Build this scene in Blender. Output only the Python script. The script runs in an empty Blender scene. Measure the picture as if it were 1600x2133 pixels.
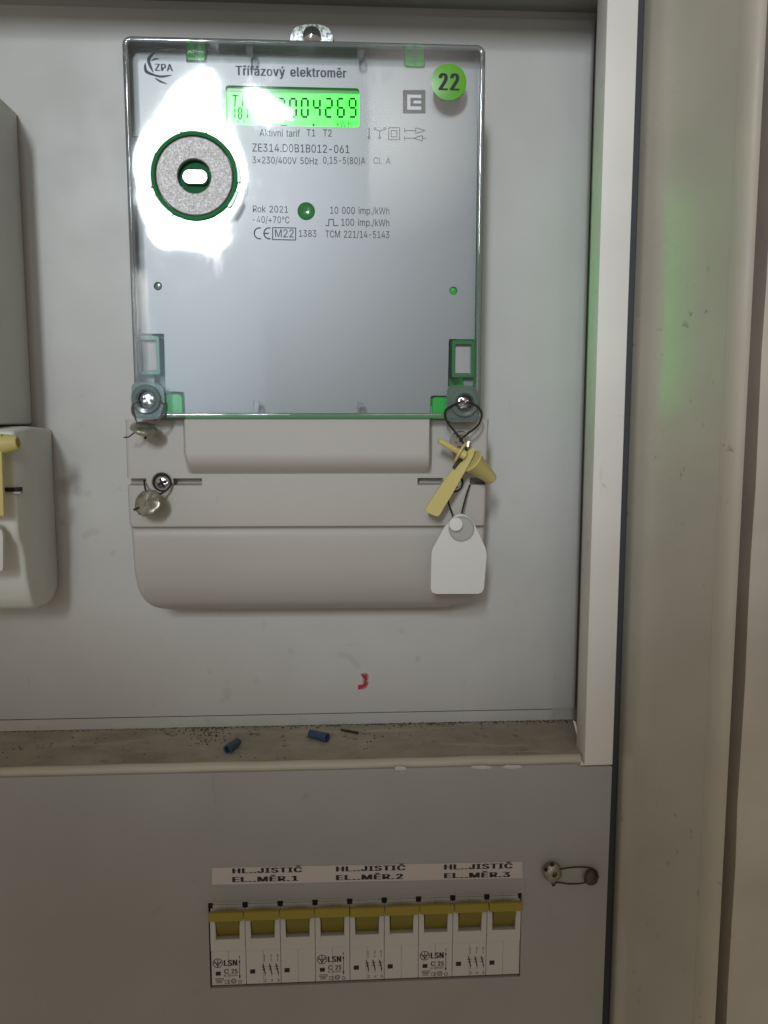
import bpy, bmesh, math, random
from mathutils import Vector, Matrix
from mathutils.geometry import tessellate_polygon

random.seed(7)
SC = bpy.context.scene
COL = SC.collection
R = math.radians
K = 0.001                      # everything below is written in millimetres

# ------------------------------------------------------------------ camera
F_PX, DIST, PITCH, YAW = 1650.0, 373.0, 6.5, 3.1
cam = bpy.data.cameras.new('camera')
cam.sensor_fit = 'VERTICAL'; cam.sensor_height = 24.0; cam.sensor_width = 18.0
cam.lens = F_PX / 2133.0 * 24.0
cam.clip_start = 0.01; cam.clip_end = 50
camo = bpy.data.objects.new('camera', cam); COL.objects.link(camo)
camo.location = (0, -DIST*K, 0); camo.rotation_euler = (R(90-PITCH), 0, R(-YAW))
SC.camera = camo

# ------------------------------------------------------------------ world and lamps
w = bpy.data.worlds.new('World'); SC.world = w; w.use_nodes = True
bg = w.node_tree.nodes['Background']
bg.inputs[0].default_value = (1.0, 0.87, 0.69, 1); bg.inputs[1].default_value = 0.215

def lamp(name, loc, aim, sx, sy, power, col, spread, shape='RECTANGLE'):
    l = bpy.data.lights.new(name, 'AREA'); l.shape = shape
    l.size = sx; l.size_y = sy; l.energy = power; l.color = col; l.spread = R(spread)
    o = bpy.data.objects.new(name, l); COL.objects.link(o)
    o.location = loc
    o.rotation_euler = (Vector(aim)-Vector(loc)).to_track_quat('-Z', 'Y').to_euler()
    return o
def spot(name, loc, aim, radius, power, col, cone):
    l = bpy.data.lights.new(name, 'SPOT'); l.energy = power; l.color = col
    l.shadow_soft_size = radius; l.spot_size = R(cone); l.spot_blend = 1.0
    o = bpy.data.objects.new(name, l); COL.objects.link(o); o.location = loc
    o.rotation_euler = (Vector(aim)-Vector(loc)).to_track_quat('-Z', 'Y').to_euler()
AIM = (-0.01, 0, 0.13)
COOL = (0.87, 0.945, 1.0)
KEYS = ((430, 176, 16), (421, 197, 28), (406, 230, 40), (398, 282, 44), (394, 350, 64), (388, 428, 52), (352, 468, 18), (430, 462, 22), (526, 222, 26), (548, 236, 26), (575, 240, 18), (597, 242, 9))
RR = sum(k[2]**2 for k in KEYS)
lamp('side_lamp', (0.37, -2.0, 0.63), (0.24, 0, -0.08), 0.57, 0.80, 0.050, (1.0, 0.96, 0.90), 15)
lamp('fill_lamp', (-0.41, -1.8, 0.24), (-0.02, 0, 0.17), 0.42, 0.46, 0.026, (0.62, 0.80, 1.0), 20)
lamp('left_fill', (-0.66, -1.8, 0.20), (-0.27, 0, -0.10), 0.30, 0.40, 0.026, (1.0, 0.97, 0.93), 14)  # added fill without a known source, brightens the lower left panel

SC.view_settings.view_transform = 'Standard'; SC.view_settings.look = 'None'
SC.view_settings.exposure = 0.0; SC.view_settings.gamma = 1.0
SC.view_settings.use_curve_mapping = False
SC.cycles.use_denoising = True
SC.cycles.max_bounces = 6; SC.cycles.diffuse_bounces = 3; SC.cycles.glossy_bounces = 3; SC.cycles.transparent_max_bounces = 16
SC.cycles.caustics_reflective = False; SC.cycles.caustics_refractive = False

# ------------------------------------------------------------------ measuring helpers
th, ps = R(PITCH), R(YAW)
FW = Vector((math.sin(ps)*math.cos(th), math.cos(ps)*math.cos(th), -math.sin(th)))
RT = Vector((math.cos(ps), -math.sin(ps), 0)); UP = RT.cross(FW)
CAM = Vector((0, -DIST, 0))
def ray(x, y): return FW + RT*((x-800)/F_PX) + UP*((1066.5-y)/F_PX)
def P(x, y, Y):                # a measured point at depth Y (mm)
    d = ray(x, y); return CAM + d*((Y+DIST)/d.y)
def PZ(x, y, Z):               # a measured point at height Z (mm)
    d = ray(x, y); return CAM + d*(Z/d.z)
def xz(x, y, Y): p = P(x, y, Y); return (p.x, p.z)
def XZ(pts, Y): return [xz(a, b, Y) for a, b in pts]
def mmpx(x, y, Y): return (P(x+10, y, Y)-P(x, y, Y)).length/10

# the bright window pieces: where they stand follows from where the flat cover mirrors them
for kx, ky, kr in KEYS:
    m_ = P(kx, ky, -6.0)*(1+2494/367.0)
    spot('key_lamp', (m_.x*K, -2.5, m_.z*K), AIM, kr*0.001735*0.95, 150*kr*kr/RR, COOL, 14.0)

# ------------------------------------------------------------------ materials
MATS = {}
def newmat(name):
    m = bpy.data.materials.new(name); m.use_nodes = True
    MATS[name] = m
    nt = m.node_tree; return m, nt, nt.nodes['Principled BSDF']
def N(nt, t, **kw):
    n = nt.nodes.new(t)
    for k, v in kw.items(): setattr(n, k, v)
    return n
def coords(nt, scale=(1, 1, 1)):
    g = N(nt, 'ShaderNodeNewGeometry'); mp = N(nt, 'ShaderNodeMapping')
    mp.inputs['Scale'].default_value = scale
    nt.links.new(g.outputs['Position'], mp.inputs['Vector']); return mp.outputs['Vector']
def noise(nt, vec, scale, detail=3, rough=0.5):
    n = N(nt, 'ShaderNodeTexNoise'); n.inputs['Scale'].default_value = scale
    n.inputs['Detail'].default_value = detail; n.inputs['Roughness'].default_value = rough
    nt.links.new(vec, n.inputs['Vector']); return n.outputs['Fac']
def ramp(nt, fac, stops):
    r = N(nt, 'ShaderNodeValToRGB'); e = r.color_ramp.elements
    while len(e) < len(stops): e.new(0.5)
    for i, (p, c) in enumerate(stops):
        e[i].position = p; e[i].color = (*c, 1) if len(c) == 3 else c
    nt.links.new(fac, r.inputs['Fac']); return r.outputs['Color']
def mix(nt, fac, a, b, mode='MIX'):
    m = N(nt, 'ShaderNodeMix', data_type='RGBA', blend_type=mode)
    for sock, v in ((m.inputs['Factor'], fac), (m.inputs['A'], a), (m.inputs['B'], b)):
        if hasattr(v, 'links') or hasattr(v, 'is_linked'): nt.links.new(v, sock)
        elif isinstance(v, (int, float)): sock.default_value = v
        else: sock.default_value = (*v, 1)
    return m.outputs['Result']
def bump(nt, b, height, strength, dist=0.0002):
    n = N(nt, 'ShaderNodeBump'); n.inputs['Strength'].default_value = strength
    n.inputs['Distance'].default_value = dist
    nt.links.new(height, n.inputs['Height']); nt.links.new(n.outputs['Normal'], b.inputs['Normal'])

def paint(name, col, rough=0.45, specks=0.0, bumps=0.25, var=0.06, speck_scale=90, spec=0.35, streak=0.0, scuff=0.0):
    m, nt, b = newmat(name)
    v = coords(nt)
    lo = tuple(c*(1-var) for c in col); hi = tuple(min(1, c*(1+var)) for c in col)
    c = ramp(nt, noise(nt, v, 18, 4), [(0.3, lo), (0.7, hi)])
    if specks:
        s = ramp(nt, noise(nt, v, speck_scale, 2, 0.4), [(0.70, (0, 0, 0)), (0.74, (1, 1, 1))])
        s2 = ramp(nt, noise(nt, v, 9, 2), [(0.45, (0, 0, 0)), (0.62, (1, 1, 1))])
        f = mix(nt, 1.0, s, s2, 'MULTIPLY')
        f = mix(nt, 1.0, f, (specks,)*3, 'MULTIPLY')
        c = mix(nt, f, c, tuple(x*0.35 for x in col))
    if scuff:
        v3 = coords(nt, (1, 1, 0.15)); v4 = coords(nt, (0.12, 1, 1))
        for vv, sc in ((v3, 130), (v4, 95)):
            k1 = ramp(nt, noise(nt, vv, sc, 5, 0.7), [(0.655, (0, 0, 0)), (0.70, (scuff,)*3)])
            k2 = ramp(nt, noise(nt, v, 11 if sc > 100 else 7, 2), [(0.50, (0, 0, 0)), (0.60, (1, 1, 1))])
            c = mix(nt, mix(nt, 1.0, k1, k2, 'MULTIPLY'), c, tuple(x*0.55 for x in col))
        g_ = ramp(nt, noise(nt, v, 3.2, 5, 0.6), [(0.42, (0, 0, 0)), (0.70, (scuff*0.8,)*3)])
        c = mix(nt, g_, c, (col[0]*0.80, col[1]*0.77, col[2]*0.70))
    if streak:
        v2 = coords(nt, (1, 1, 0.08))
        s = ramp(nt, noise(nt, v2, 60, 3), [(0.52, (0, 0, 0)), (0.75, (streak,)*3)])
        c = mix(nt, s, c, tuple(x*0.72 for x in col))
    nt.links.new(c, b.inputs['Base Color'])
    b.inputs['Roughness'].default_value = rough
    b.inputs['Specular IOR Level'].default_value = spec
    rr = ramp(nt, noise(nt, v, 40, 3), [(0.3, (rough*0.85,)*3), (0.7, (min(1, rough*1.2),)*3)])
    nt.links.new(rr, b.inputs['Roughness'])
    if bumps: bump(nt, b, noise(nt, v, 900, 3), bumps, 0.0001)
    return m
def simple(name, col, rough=0.5, metal=0.0, spec=0.5, emit=None, es=0.0, bumps=0.0, bscale=800):
    m, nt, b = newmat(name)
    b.inputs['Base Color'].default_value = (*col, 1); b.inputs['Roughness'].default_value = rough
    b.inputs['Metallic'].default_value = metal; b.inputs['Specular IOR Level'].default_value = spec
    if emit: b.inputs['Emission Color'].default_value = (*emit, 1); b.inputs['Emission Strength'].default_value = es
    if bumps: bump(nt, b, noise(nt, coords(nt), bscale, 3), bumps)
    return m
def clear(name, tint, dens, body=(0.5, 0.55, 0.55), rough=0.03, refl=1.0, wave=0.0):
    """clear plastic as a thin sheet: what is behind shows through, the surface mirrors by its angle"""
    m, nt, b = newmat(name); nt.nodes.remove(b)
    out = nt.nodes['Material Output']
    tr = N(nt, 'ShaderNodeBsdfTransparent'); tr.inputs[0].default_value = (*tint, 1)
    df = N(nt, 'ShaderNodeBsdfDiffuse'); df.inputs[0].default_value = (*body, 1)
    gl = N(nt, 'ShaderNodeBsdfGlossy'); gl.inputs['Roughness'].default_value = rough
    fr = N(nt, 'ShaderNodeFresnel'); fr.inputs['IOR'].default_value = 1.5
    m1 = N(nt, 'ShaderNodeMixShader'); m1.inputs[0].default_value = dens
    m2 = N(nt, 'ShaderNodeMixShader')
    mu = N(nt, 'ShaderNodeMath', operation='MULTIPLY'); mu.inputs[1].default_value = refl
    nt.links.new(fr.outputs[0], mu.inputs[0]); nt.links.new(mu.outputs[0], m2.inputs[0])
    nt.links.new(tr.outputs[0], m1.inputs[1]); nt.links.new(df.outputs[0], m1.inputs[2])
    nt.links.new(m1.outputs[0], m2.inputs[1]); nt.links.new(gl.outputs[0], m2.inputs[2])
    nt.links.new(m2.outputs[0], out.inputs['Surface'])
    if wave:
        rg = ramp(nt, noise(nt, coords(nt, (1, 1, 0.6)), 60, 6, 0.7), [(0.35, (rough*0.6,)*3), (0.55, (rough,)*3), (0.72, (rough*2.6,)*3)])
        nt.links.new(rg, gl.inputs['Roughness'])
        bn = N(nt, 'ShaderNodeBump'); bn.inputs['Strength'].default_value = wave
        bn.inputs['Distance'].default_value = 0.002
        nt.links.new(noise(nt, coords(nt), 22, 1), bn.inputs['Height'])
        nt.links.new(bn.outputs[0], gl.inputs['Normal'])
    return m

M_PANEL = paint('panel_paint', (0.565, 0.555, 0.535), 0.42, 0.18, 0.2, scuff=0.35)
M_POST = paint('post_paint', (0.80, 0.78, 0.74), 0.42, 0.5, 0.2, speck_scale=140, scuff=0.3)
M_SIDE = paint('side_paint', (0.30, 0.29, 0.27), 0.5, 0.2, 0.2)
M_CEIL = paint('ceiling_paint', (0.40, 0.41, 0.39), 0.5, 0.2, 0.2)
M_LOWER = paint('cover_panel_paint', (0.41, 0.405, 0.395), 0.42, 0.20, 0.25, var=0.05, scuff=0.4)
M_JAMB = paint('door_frame_paint', (0.54, 0.505, 0.43), 0.24, 0.5, 0.10, speck_scale=160, spec=0.9, scuff=0.0)
M_LATCH = paint('latch_plastic', (0.50, 0.48, 0.46), 0.4, 0, 0.2, var=0.03)
M_EDGE = paint('worn_edge_paint', (0.56, 0.52, 0.44), 0.5, 0.5, 0.2, speck_scale=140)
M_PLASTIC = paint('grey_plastic', (0.48, 0.455, 0.425), 0.42, 0.06, 0.45, var=0.03, scuff=0.22)
M_OLDPLASTIC = paint('neighbour_plastic', (0.70, 0.71, 0.66), 0.45, 0.04, 0.3, var=0.03)
M_DARK = simple('dark_gap', (0.012, 0.012, 0.012), 0.8)
M_INK = simple('black_ink', (0.035, 0.039, 0.046), 0.6, spec=0.2)
M_INKG = simple('grey_ink', (0.10, 0.11, 0.135), 0.6, spec=0.2)
M_RED = simple('red_marker', (0.42, 0.03, 0.03), 0.6)
M_WHITE = simple('lens_glint', (0.80, 0.80, 0.77), 0.12, spec=0.8)  # white base colour stands for the reflection on the clear port lens
M_STEEL = simple('zinc_steel', (0.75, 0.76, 0.78), 0.16, 1.0)
M_BLACKW = simple('black_wire', (0.012, 0.012, 0.013), 0.45)
M_CLEARW = simple('brown_wire', (0.16, 0.13, 0.11), 0.35, 0.3)
M_RUSTW = simple('rusty_wire', (0.05, 0.04, 0.03), 0.5, 0.5)
M_GREENST = simple('green_sticker', (0.115, 0.40, 0.025), 0.35)
M_LABEL = paint('label_paper', (0.62, 0.57, 0.55), 0.55, 0.0, 0.1, var=0.03)
M_LCD = simple('lcd_backlight', (0.01, 0.12, 0.015), 0.25, emit=(0.03, 1.0, 0.035), es=2.0)
M_LCDEDGE = simple('lcd_edge', (0.01, 0.16, 0.02), 0.25, emit=(0.02, 0.6, 0.03), es=0.25)
M_SEG = simple('lcd_segment', (0.008, 0.14, 0.025), 0.6, spec=0.0)
M_LED = simple('led_lens', (0.01, 0.16, 0.03), 0.12, emit=(0.02, 0.7, 0.08), es=0.06)
M_COVER = clear('clear_cover', (0.97, 0.985, 0.98), 0.03, (0.7, 0.74, 0.76), 0.055, 1.0, 0.03)
M_RIM = clear('clear_rim', (0.90, 0.94, 0.93), 0.22, (0.58, 0.63, 0.63), 0.06, 1.3)
M_LUG = clear('clear_lug', (0.66, 0.76, 0.72), 0.34, (0.30, 0.36, 0.34), 0.12, 1.2)
M_RIB = clear('clear_rib', (0.93, 0.94, 0.95), 0.10, (0.6, 0.62, 0.65), 0.05, 1.5)
M_YBREAK = paint('yellow_toggle', (0.36, 0.29, 0.045), 0.4, 0.0, 0.1, var=0.04)
M_YSHADE = paint('shaded_yellow_toggle', (0.235, 0.185, 0.022), 0.45, 0.0, 0.1, var=0.05)  # darker copy of the toggle yellow: shade under the bar put into the colour
M_BREAK = paint('breaker_plastic', (0.66, 0.645, 0.62), 0.42, 0.05, 0.15, var=0.03)
M_YSEAL = paint('yellow_seal_plastic', (0.62, 0.53, 0.20), 0.38, 0.0, 0.1, var=0.04)
M_TAG = paint('white_tag_plastic', (0.70, 0.69, 0.66), 0.45, 0.0, 0.1, var=0.02)
M_TAGG = simple('grey_tag_cap', (0.42, 0.42, 0.41), 0.35)
M_BLUE = simple('blue_ferrule', (0.04, 0.075, 0.14), 0.5)
M_CRUMB = simple('dust_crumb', (0.06, 0.065, 0.05), 0.9)
M_FLEX = simple('port_floor', (0.015, 0.13, 0.05), 0.6, spec=0.1)

def silver():
    m, nt, b = newmat('silver_faceplate'); v = coords(nt)
    c = ramp(nt, noise(nt, v, 3500, 2, 0.7), [(0.35, (0.23, 0.23, 0.238)), (0.65, (0.32, 0.32, 0.33))])
    nt.links.new(c, b.inputs['Base Color']); b.inputs['Metallic'].default_value = 0.55
    b.inputs['Roughness'].default_value = 0.42; b.inputs['Specular IOR Level'].default_value = 0.3
    return m
M_SILVER = silver()
def magnet():
    m, nt, b = newmat('sparkling_port_ring'); v = coords(nt)
    c = ramp(nt, noise(nt, v, 1500, 3, 0.8), [(0.35, (0.18, 0.165, 0.16)), (0.55, (0.34, 0.32, 0.31)), (0.72, (0.62, 0.61, 0.61))])
    nt.links.new(c, b.inputs['Base Color']); b.inputs['Metallic'].default_value = 0.45
    b.inputs['Roughness'].default_value = 0.45; bump(nt, b, noise(nt, v, 1800, 2), 0.6)
    return m
M_RING = magnet()
def greenbody():
    m, nt, b = newmat('backlit_green_plastic')
    b.inputs['Base Color'].default_value = (0.022, 0.21, 0.07, 1)  # backlight glow through clear plastic, put into a green base colour
    b.inputs['Roughness'].default_value = 0.16
    return m
M_GREEN = greenbody()
M_GUIDE = simple('green_light_guide', (0.02, 0.34, 0.05), 0.12, emit=(0.02, 0.9, 0.05), es=0.10)  # brighter green and faint emission stand for leaking backlight
def lead():
    m, nt, b = newmat('lead_seal_metal'); v = coords(nt)
    c = ramp(nt, noise(nt, v, 350, 4), [(0.3, (0.24, 0.23, 0.175)), (0.7, (0.50, 0.485, 0.40))])
    nt.links.new(c, b.inputs['Base Color']); b.inputs['Metallic'].default_value = 0.7
    b.inputs['Roughness'].default_value = 0.36; bump(nt, b, noise(nt, v, 420, 3), 0.7, 0.0004)
    return m
M_LEAD = lead()
def galv():
    m, nt, b = newmat('galvanised_steel'); v = coords(nt)
    c = ramp(nt, noise(nt, v, 700, 3, 0.7), [(0.42, (0.22, 0.24, 0.23)), (0.55, (0.82, 0.84, 0.83))])
    nt.links.new(c, b.inputs['Base Color']); b.inputs['Metallic'].default_value = 0.35
    b.inputs['Roughness'].default_value = 0.35; return m
M_GALV = galv()
def shelfmat():
    m, nt, b = newmat('dusty_shelf_paint'); v = coords(nt)
    c = ramp(nt, noise(nt, v, 26, 5, 0.65), [(0.30, (0.28, 0.24, 0.18)), (0.55, (0.39, 0.345, 0.275)), (0.75, (0.49, 0.45, 0.38))])
    s = ramp(nt, noise(nt, v, 160, 4, 0.6), [(0.60, (0, 0, 0)), (0.70, (1, 1, 1))])
    s2 = ramp(nt, noise(nt, v, 14, 2), [(0.40, (0, 0, 0)), (0.65, (1, 1, 1))])
    c = mix(nt, mix(nt, 1.0, s, s2, 'MULTIPLY'), c, (0.10, 0.095, 0.065))
    w1 = ramp(nt, noise(nt, coords(nt, (0.18, 1, 1)), 85, 4, 0.6), [(0.56, (0, 0, 0)), (0.70, (0.75,)*3)])
    c = mix(nt, w1, c, (0.52, 0.47, 0.385))
    nt.links.new(c, b.inputs['Base Color']); b.inputs['Roughness'].default_value = 0.8
    bump(nt, b, noise(nt, v, 300, 4), 0.5, 0.0005); return m
M_SHELF = shelfmat()
M_LIP = paint('shelf_lip_paint', (0.56, 0.52, 0.43), 0.45, 0.6, 0.2, speck_scale=110)
M_WALL = paint('plaster_wall', (0.66, 0.61, 0.54), 0.85, 0.2, 1.0, var=0.12)

# ------------------------------------------------------------------ mesh helpers (millimetres, world space)
def wloc(o):
    v = Vector((0, 0, 0))
    while o: v += o.location; o = o.parent
    return v
def obj(name, verts, faces, mat, parent=None, smooth=False, sharp=35):
    off = wloc(parent) if parent else Vector((0, 0, 0))
    me = bpy.data.meshes.new(name)
    me.from_pydata([tuple(Vector(v)*K-off) for v in verts], [], faces)
    me.validate(); me.update()
    bm = bmesh.new(); bm.from_mesh(me); bmesh.ops.recalc_face_normals(bm, faces=bm.faces)
    if smooth:
        for f in bm.faces: f.smooth = True
        for e in bm.edges:
            if len(e.link_faces) == 2 and e.calc_face_angle(0) > R(sharp): e.smooth = False
    bm.to_mesh(me); bm.free()
    me.materials.append(mat)
    o = bpy.data.objects.new(name, me); COL.objects.link(o)
    if parent: o.parent = parent
    return o
def thing(name, label, cat, loc, group=None):
    o = bpy.data.objects.new(name, None); COL.objects.link(o)
    o.empty_display_size = 0.01; o.location = Vector(loc)*K
    o['label'] = label; o['category'] = cat
    if group: o['group'] = group
    return o
def tag(o, label, cat, group=None):
    o['label'] = label; o['category'] = cat
    if group: o['group'] = group
    return o
def from_bm(name, bm, mat, parent, smooth=True, sharp=18):
    bm.verts.index_update()
    vs = [v.co.copy() for v in bm.verts]; fs = [[v.index for v in f.verts] for f in bm.faces]
    bm.free(); return obj(name, vs, fs, mat, parent, smooth, sharp)
def bm_box(bm, x0, x1, y0, y1, z0, z1, bev=0.0, seg=2):
    r = bmesh.ops.create_cube(bm, size=1)
    for v in r['verts']:
        v.co = Vector(((x0+x1)/2+v.co.x*(x1-x0), (y0+y1)/2+v.co.y*(y1-y0), (z0+z1)/2+v.co.z*(z1-z0)))
    if bev:
        es = list({e for v in r['verts'] for e in v.link_edges})
        bmesh.ops.bevel(bm, geom=es, offset=bev, segments=seg, affect='EDGES', profile=0.5)
def box(name, x0, x1, y0, y1, z0, z1, mat, parent=None, bev=0.0, seg=2):
    bm = bmesh.new(); bm_box(bm, x0, x1, y0, y1, z0, z1, bev, seg)
    return from_bm(name, bm, mat, parent)
def slab(name, outer, holes, yf, yb, mat, parent=None, bev=0.0):
    """a plate cut to an outline in X-Z, with holes, between depths yf (front) and yb"""
    if not holes:
        bm = bmesh.new()
        fv = [bm.verts.new((a, yf, b)) for a, b in outer]; bv = [bm.verts.new((a, yb, b)) for a, b in outer]
        ff = bm.faces.new(fv); bm.faces.new(bv[::-1])
        n = len(outer)
        for i in range(n): bm.faces.new((fv[i], bv[i], bv[(i+1) % n], fv[(i+1) % n]))
        if bev: bmesh.ops.bevel(bm, geom=list(ff.edges), offset=bev, segments=2, affect='EDGES', profile=0.5)
        return from_bm(name, bm, mat, parent)
    loops = [outer]+holes
    tris = tessellate_polygon([[Vector((a, b, 0)) for a, b in l] for l in loops])
    flat = [p for l in loops for p in l]; n = len(flat)
    vs = [(a, yf, b) for a, b in flat]+[(a, yb, b) for a, b in flat]
    fs = [tuple(t) for t in tris]+[tuple(i+n for i in t) for t in tris]
    o = 0
    for l in loops:
        m = len(l)
        for i in range(m): fs.append((o+i, o+(i+1) % m, n+o+(i+1) % m, n+o+i))
        o += m
    return obj(name, vs, fs, mat, parent, True)
def rrect(x0, x1, z0, z1, r, seg=5):
    pts = []
    for cx, cz, a0 in ((x1-r, z1-r, 0), (x0+r, z1-r, 90), (x0+r, z0+r, 180), (x1-r, z0+r, 270)):
        for i in range(seg+1):
            a = R(a0+90*i/seg); pts.append((cx+r*math.cos(a), cz+r*math.sin(a)))
    return pts
def circ(cx, cz, r, n=40, rz=None):
    return [(cx+r*math.cos(2*math.pi*i/n), cz+(rz or r)*math.sin(2*math.pi*i/n)) for i in range(n)]
def rpoly(pts, r, seg=4):
    """round the corners of a polygon"""
    out = []; n = len(pts)
    for i in range(n):
        p0, p, p1 = Vector(pts[i-1]), Vector(pts[i]), Vector(pts[(i+1) % n])
        rr = r[i] if isinstance(r, (list, tuple)) else r
        a, b = (p0-p), (p1-p); d = min(rr, a.length*0.45, b.length*0.45)
        if d < 1e-4: out.append(tuple(p)); continue
        s, e = p+a.normalized()*d, p+b.normalized()*d
        for k in range(seg+1):
            t = k/seg; q = s*(1-t)**2+p*2*t*(1-t)+e*t*t; out.append(tuple(q))
    return out
def frame_of(axis):
    axis = Vector(axis).normalized()
    u = axis.cross(Vector((0, 0, 1)))
    if u.length < 0.1: u = axis.cross(Vector((1, 0, 0)))
    u.normalize(); return axis, u, axis.cross(u).normalized()
def lathe(name, c, axis, prof, mat, parent=None, n=32, smooth=True, wob=0.0, sq=1.0, udir=None, sharp=35, cap=True):
    a, u, v = frame_of(axis); c = Vector(c); vs = []; fs = []
    if udir: u = Vector(udir).normalized(); v = a.cross(u).normalized()
    rng = [1+random.uniform(-wob, wob) for _ in range(n)]
    for r, h in prof:
        for i in range(n):
            t = 2*math.pi*i/n
            vs.append(c+a*h+(u*math.cos(t)+v*math.sin(t)*sq)*r*rng[i])
    for j in range(len(prof)-1):
        for i in range(n):
            i2 = (i+1) % n; fs.append((j*n+i, j*n+i2, (j+1)*n+i2, (j+1)*n+i))
    if cap and prof[0][0] > 1e-6: fs.append(tuple(range(n))[::-1])
    if cap and prof[-1][0] > 1e-6: fs.append(tuple((len(prof)-1)*n+i for i in range(n)))
    return obj(name, vs, fs, mat, parent, smooth, sharp)
def smooth_path(pts, k=8, closed=False):
    pts = [Vector(p) for p in pts]; out = []; n = len(pts)
    rng = range(n) if closed else range(n-1)
    for i in rng:
        if closed: p0, p1, p2, p3 = pts[i-1], pts[i], pts[(i+1) % n], pts[(i+2) % n]
        else: p0, p1, p2, p3 = pts[max(i-1, 0)], pts[i], pts[i+1], pts[min(i+2, n-1)]
        for j in range(k):
            t = j/k
            out.append(0.5*((2*p1)+(p2-p0)*t+(2*p0-5*p1+4*p2-p3)*t*t+(3*p1-p0-3*p2+p3)*t**3))
    if not closed: out.append(pts[-1])
    return out
def tube_geo(path, r, n=8, vs=None, fs=None, closed=False):
    vs = [] if vs is None else vs; fs = [] if fs is None else fs
    m = len(path); b = len(vs); nrm = None
    for i in range(m):
        if closed: t = (path[(i+1) % m]-path[i-1])
        else: t = path[min(i+1, m-1)]-path[max(i-1, 0)]
        if t.length < 1e-9: t = Vector((0, 0, 1))
        t.normalize()
        if nrm is None: nrm = t.orthogonal().normalized()
        nrm = (nrm-t*nrm.dot(t))
        if nrm.length < 1e-6: nrm = t.orthogonal()
        nrm.normalize(); bi = t.cross(nrm)
        for k in range(n):
            a = 2*math.pi*k/n; vs.append(path[i]+(nrm*math.cos(a)+bi*math.sin(a))*r)
    for i in range(m if closed else m-1):
        i2 = (i+1) % m
        for k in range(n):
            k2 = (k+1) % n; fs.append((b+i*n+k, b+i*n+k2, b+i2*n+k2, b+i2*n+k))
    if not closed:
        fs.append(tuple(b+k for k in range(n))[::-1]); fs.append(tuple(b+(m-1)*n+k for k in range(n)))
    return vs, fs
def tube(name, pts, r, mat, parent=None, k=8, closed=False, n=8):
    vs, fs = tube_geo(smooth_path(pts, k, closed), r, n, closed=closed)
    return obj(name, vs, fs, mat, parent, True, 60)
def twisted(name, pts, r, mat, parent=None, pitch=2.6, k=14, closed=False):
    """two strands of wire twisted round each other along a path"""
    path = smooth_path(pts, k, closed); vs, fs = [], []
    for s in (0, math.pi):
        d = 0.0; out = []; nrm = None
        for i, p in enumerate(path):
            if i: d += (p-path[i-1]).length
            t = (path[min(i+1, len(path)-1)]-path[max(i-1, 0)]).normalized()
            if nrm is None: nrm = t.orthogonal().normalized()
            nrm = (nrm-t*nrm.dot(t)).normalized(); b = t.cross(nrm)
            a = s+2*math.pi*d/pitch
            out.append(p+(nrm*math.cos(a)+b*math.sin(a))*r*0.9)
        tube_geo(out, r, 6, vs, fs)
    return obj(name, vs, fs, mat, parent, True, 60)
def polys(name, plist, Y, mat, parent, thick=0.08):
    """flat print: outlines in X-Z, a hair proud of the surface behind them"""
    vs, fs = [], []
    for pl in plist:
        b = len(vs); n = len(pl)
        tr = tessellate_polygon([[Vector((a, c, 0)) for a, c in pl]])
        vs += [(a, Y, c) for a, c in pl]; fs += [tuple(b+i for i in t) for t in tr]
    return obj(name, vs, fs, mat, parent)
def line(a, b, wd):
    a, b = Vector(a), Vector(b); d = (b-a).normalized(); n = Vector((-d.y, d.x))*wd/2
    return [tuple(a+n), tuple(b+n), tuple(b-n), tuple(a-n)]
def ringpoly(cx, cz, r, wd, n=24, rz=None):
    rz = rz or r; out = []
    for i in range(n):
        a, b = 2*math.pi*i/n, 2*math.pi*(i+1)/n; ri, rzi = r-wd, rz-wd
        out.append([(cx+r*math.cos(a), cz+rz*math.sin(a)), (cx+r*math.cos(b), cz+rz*math.sin(b)),
                    (cx+ri*math.cos(b), cz+rzi*math.sin(b)), (cx+ri*math.cos(a), cz+rzi*math.sin(a))])
    return out
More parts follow.
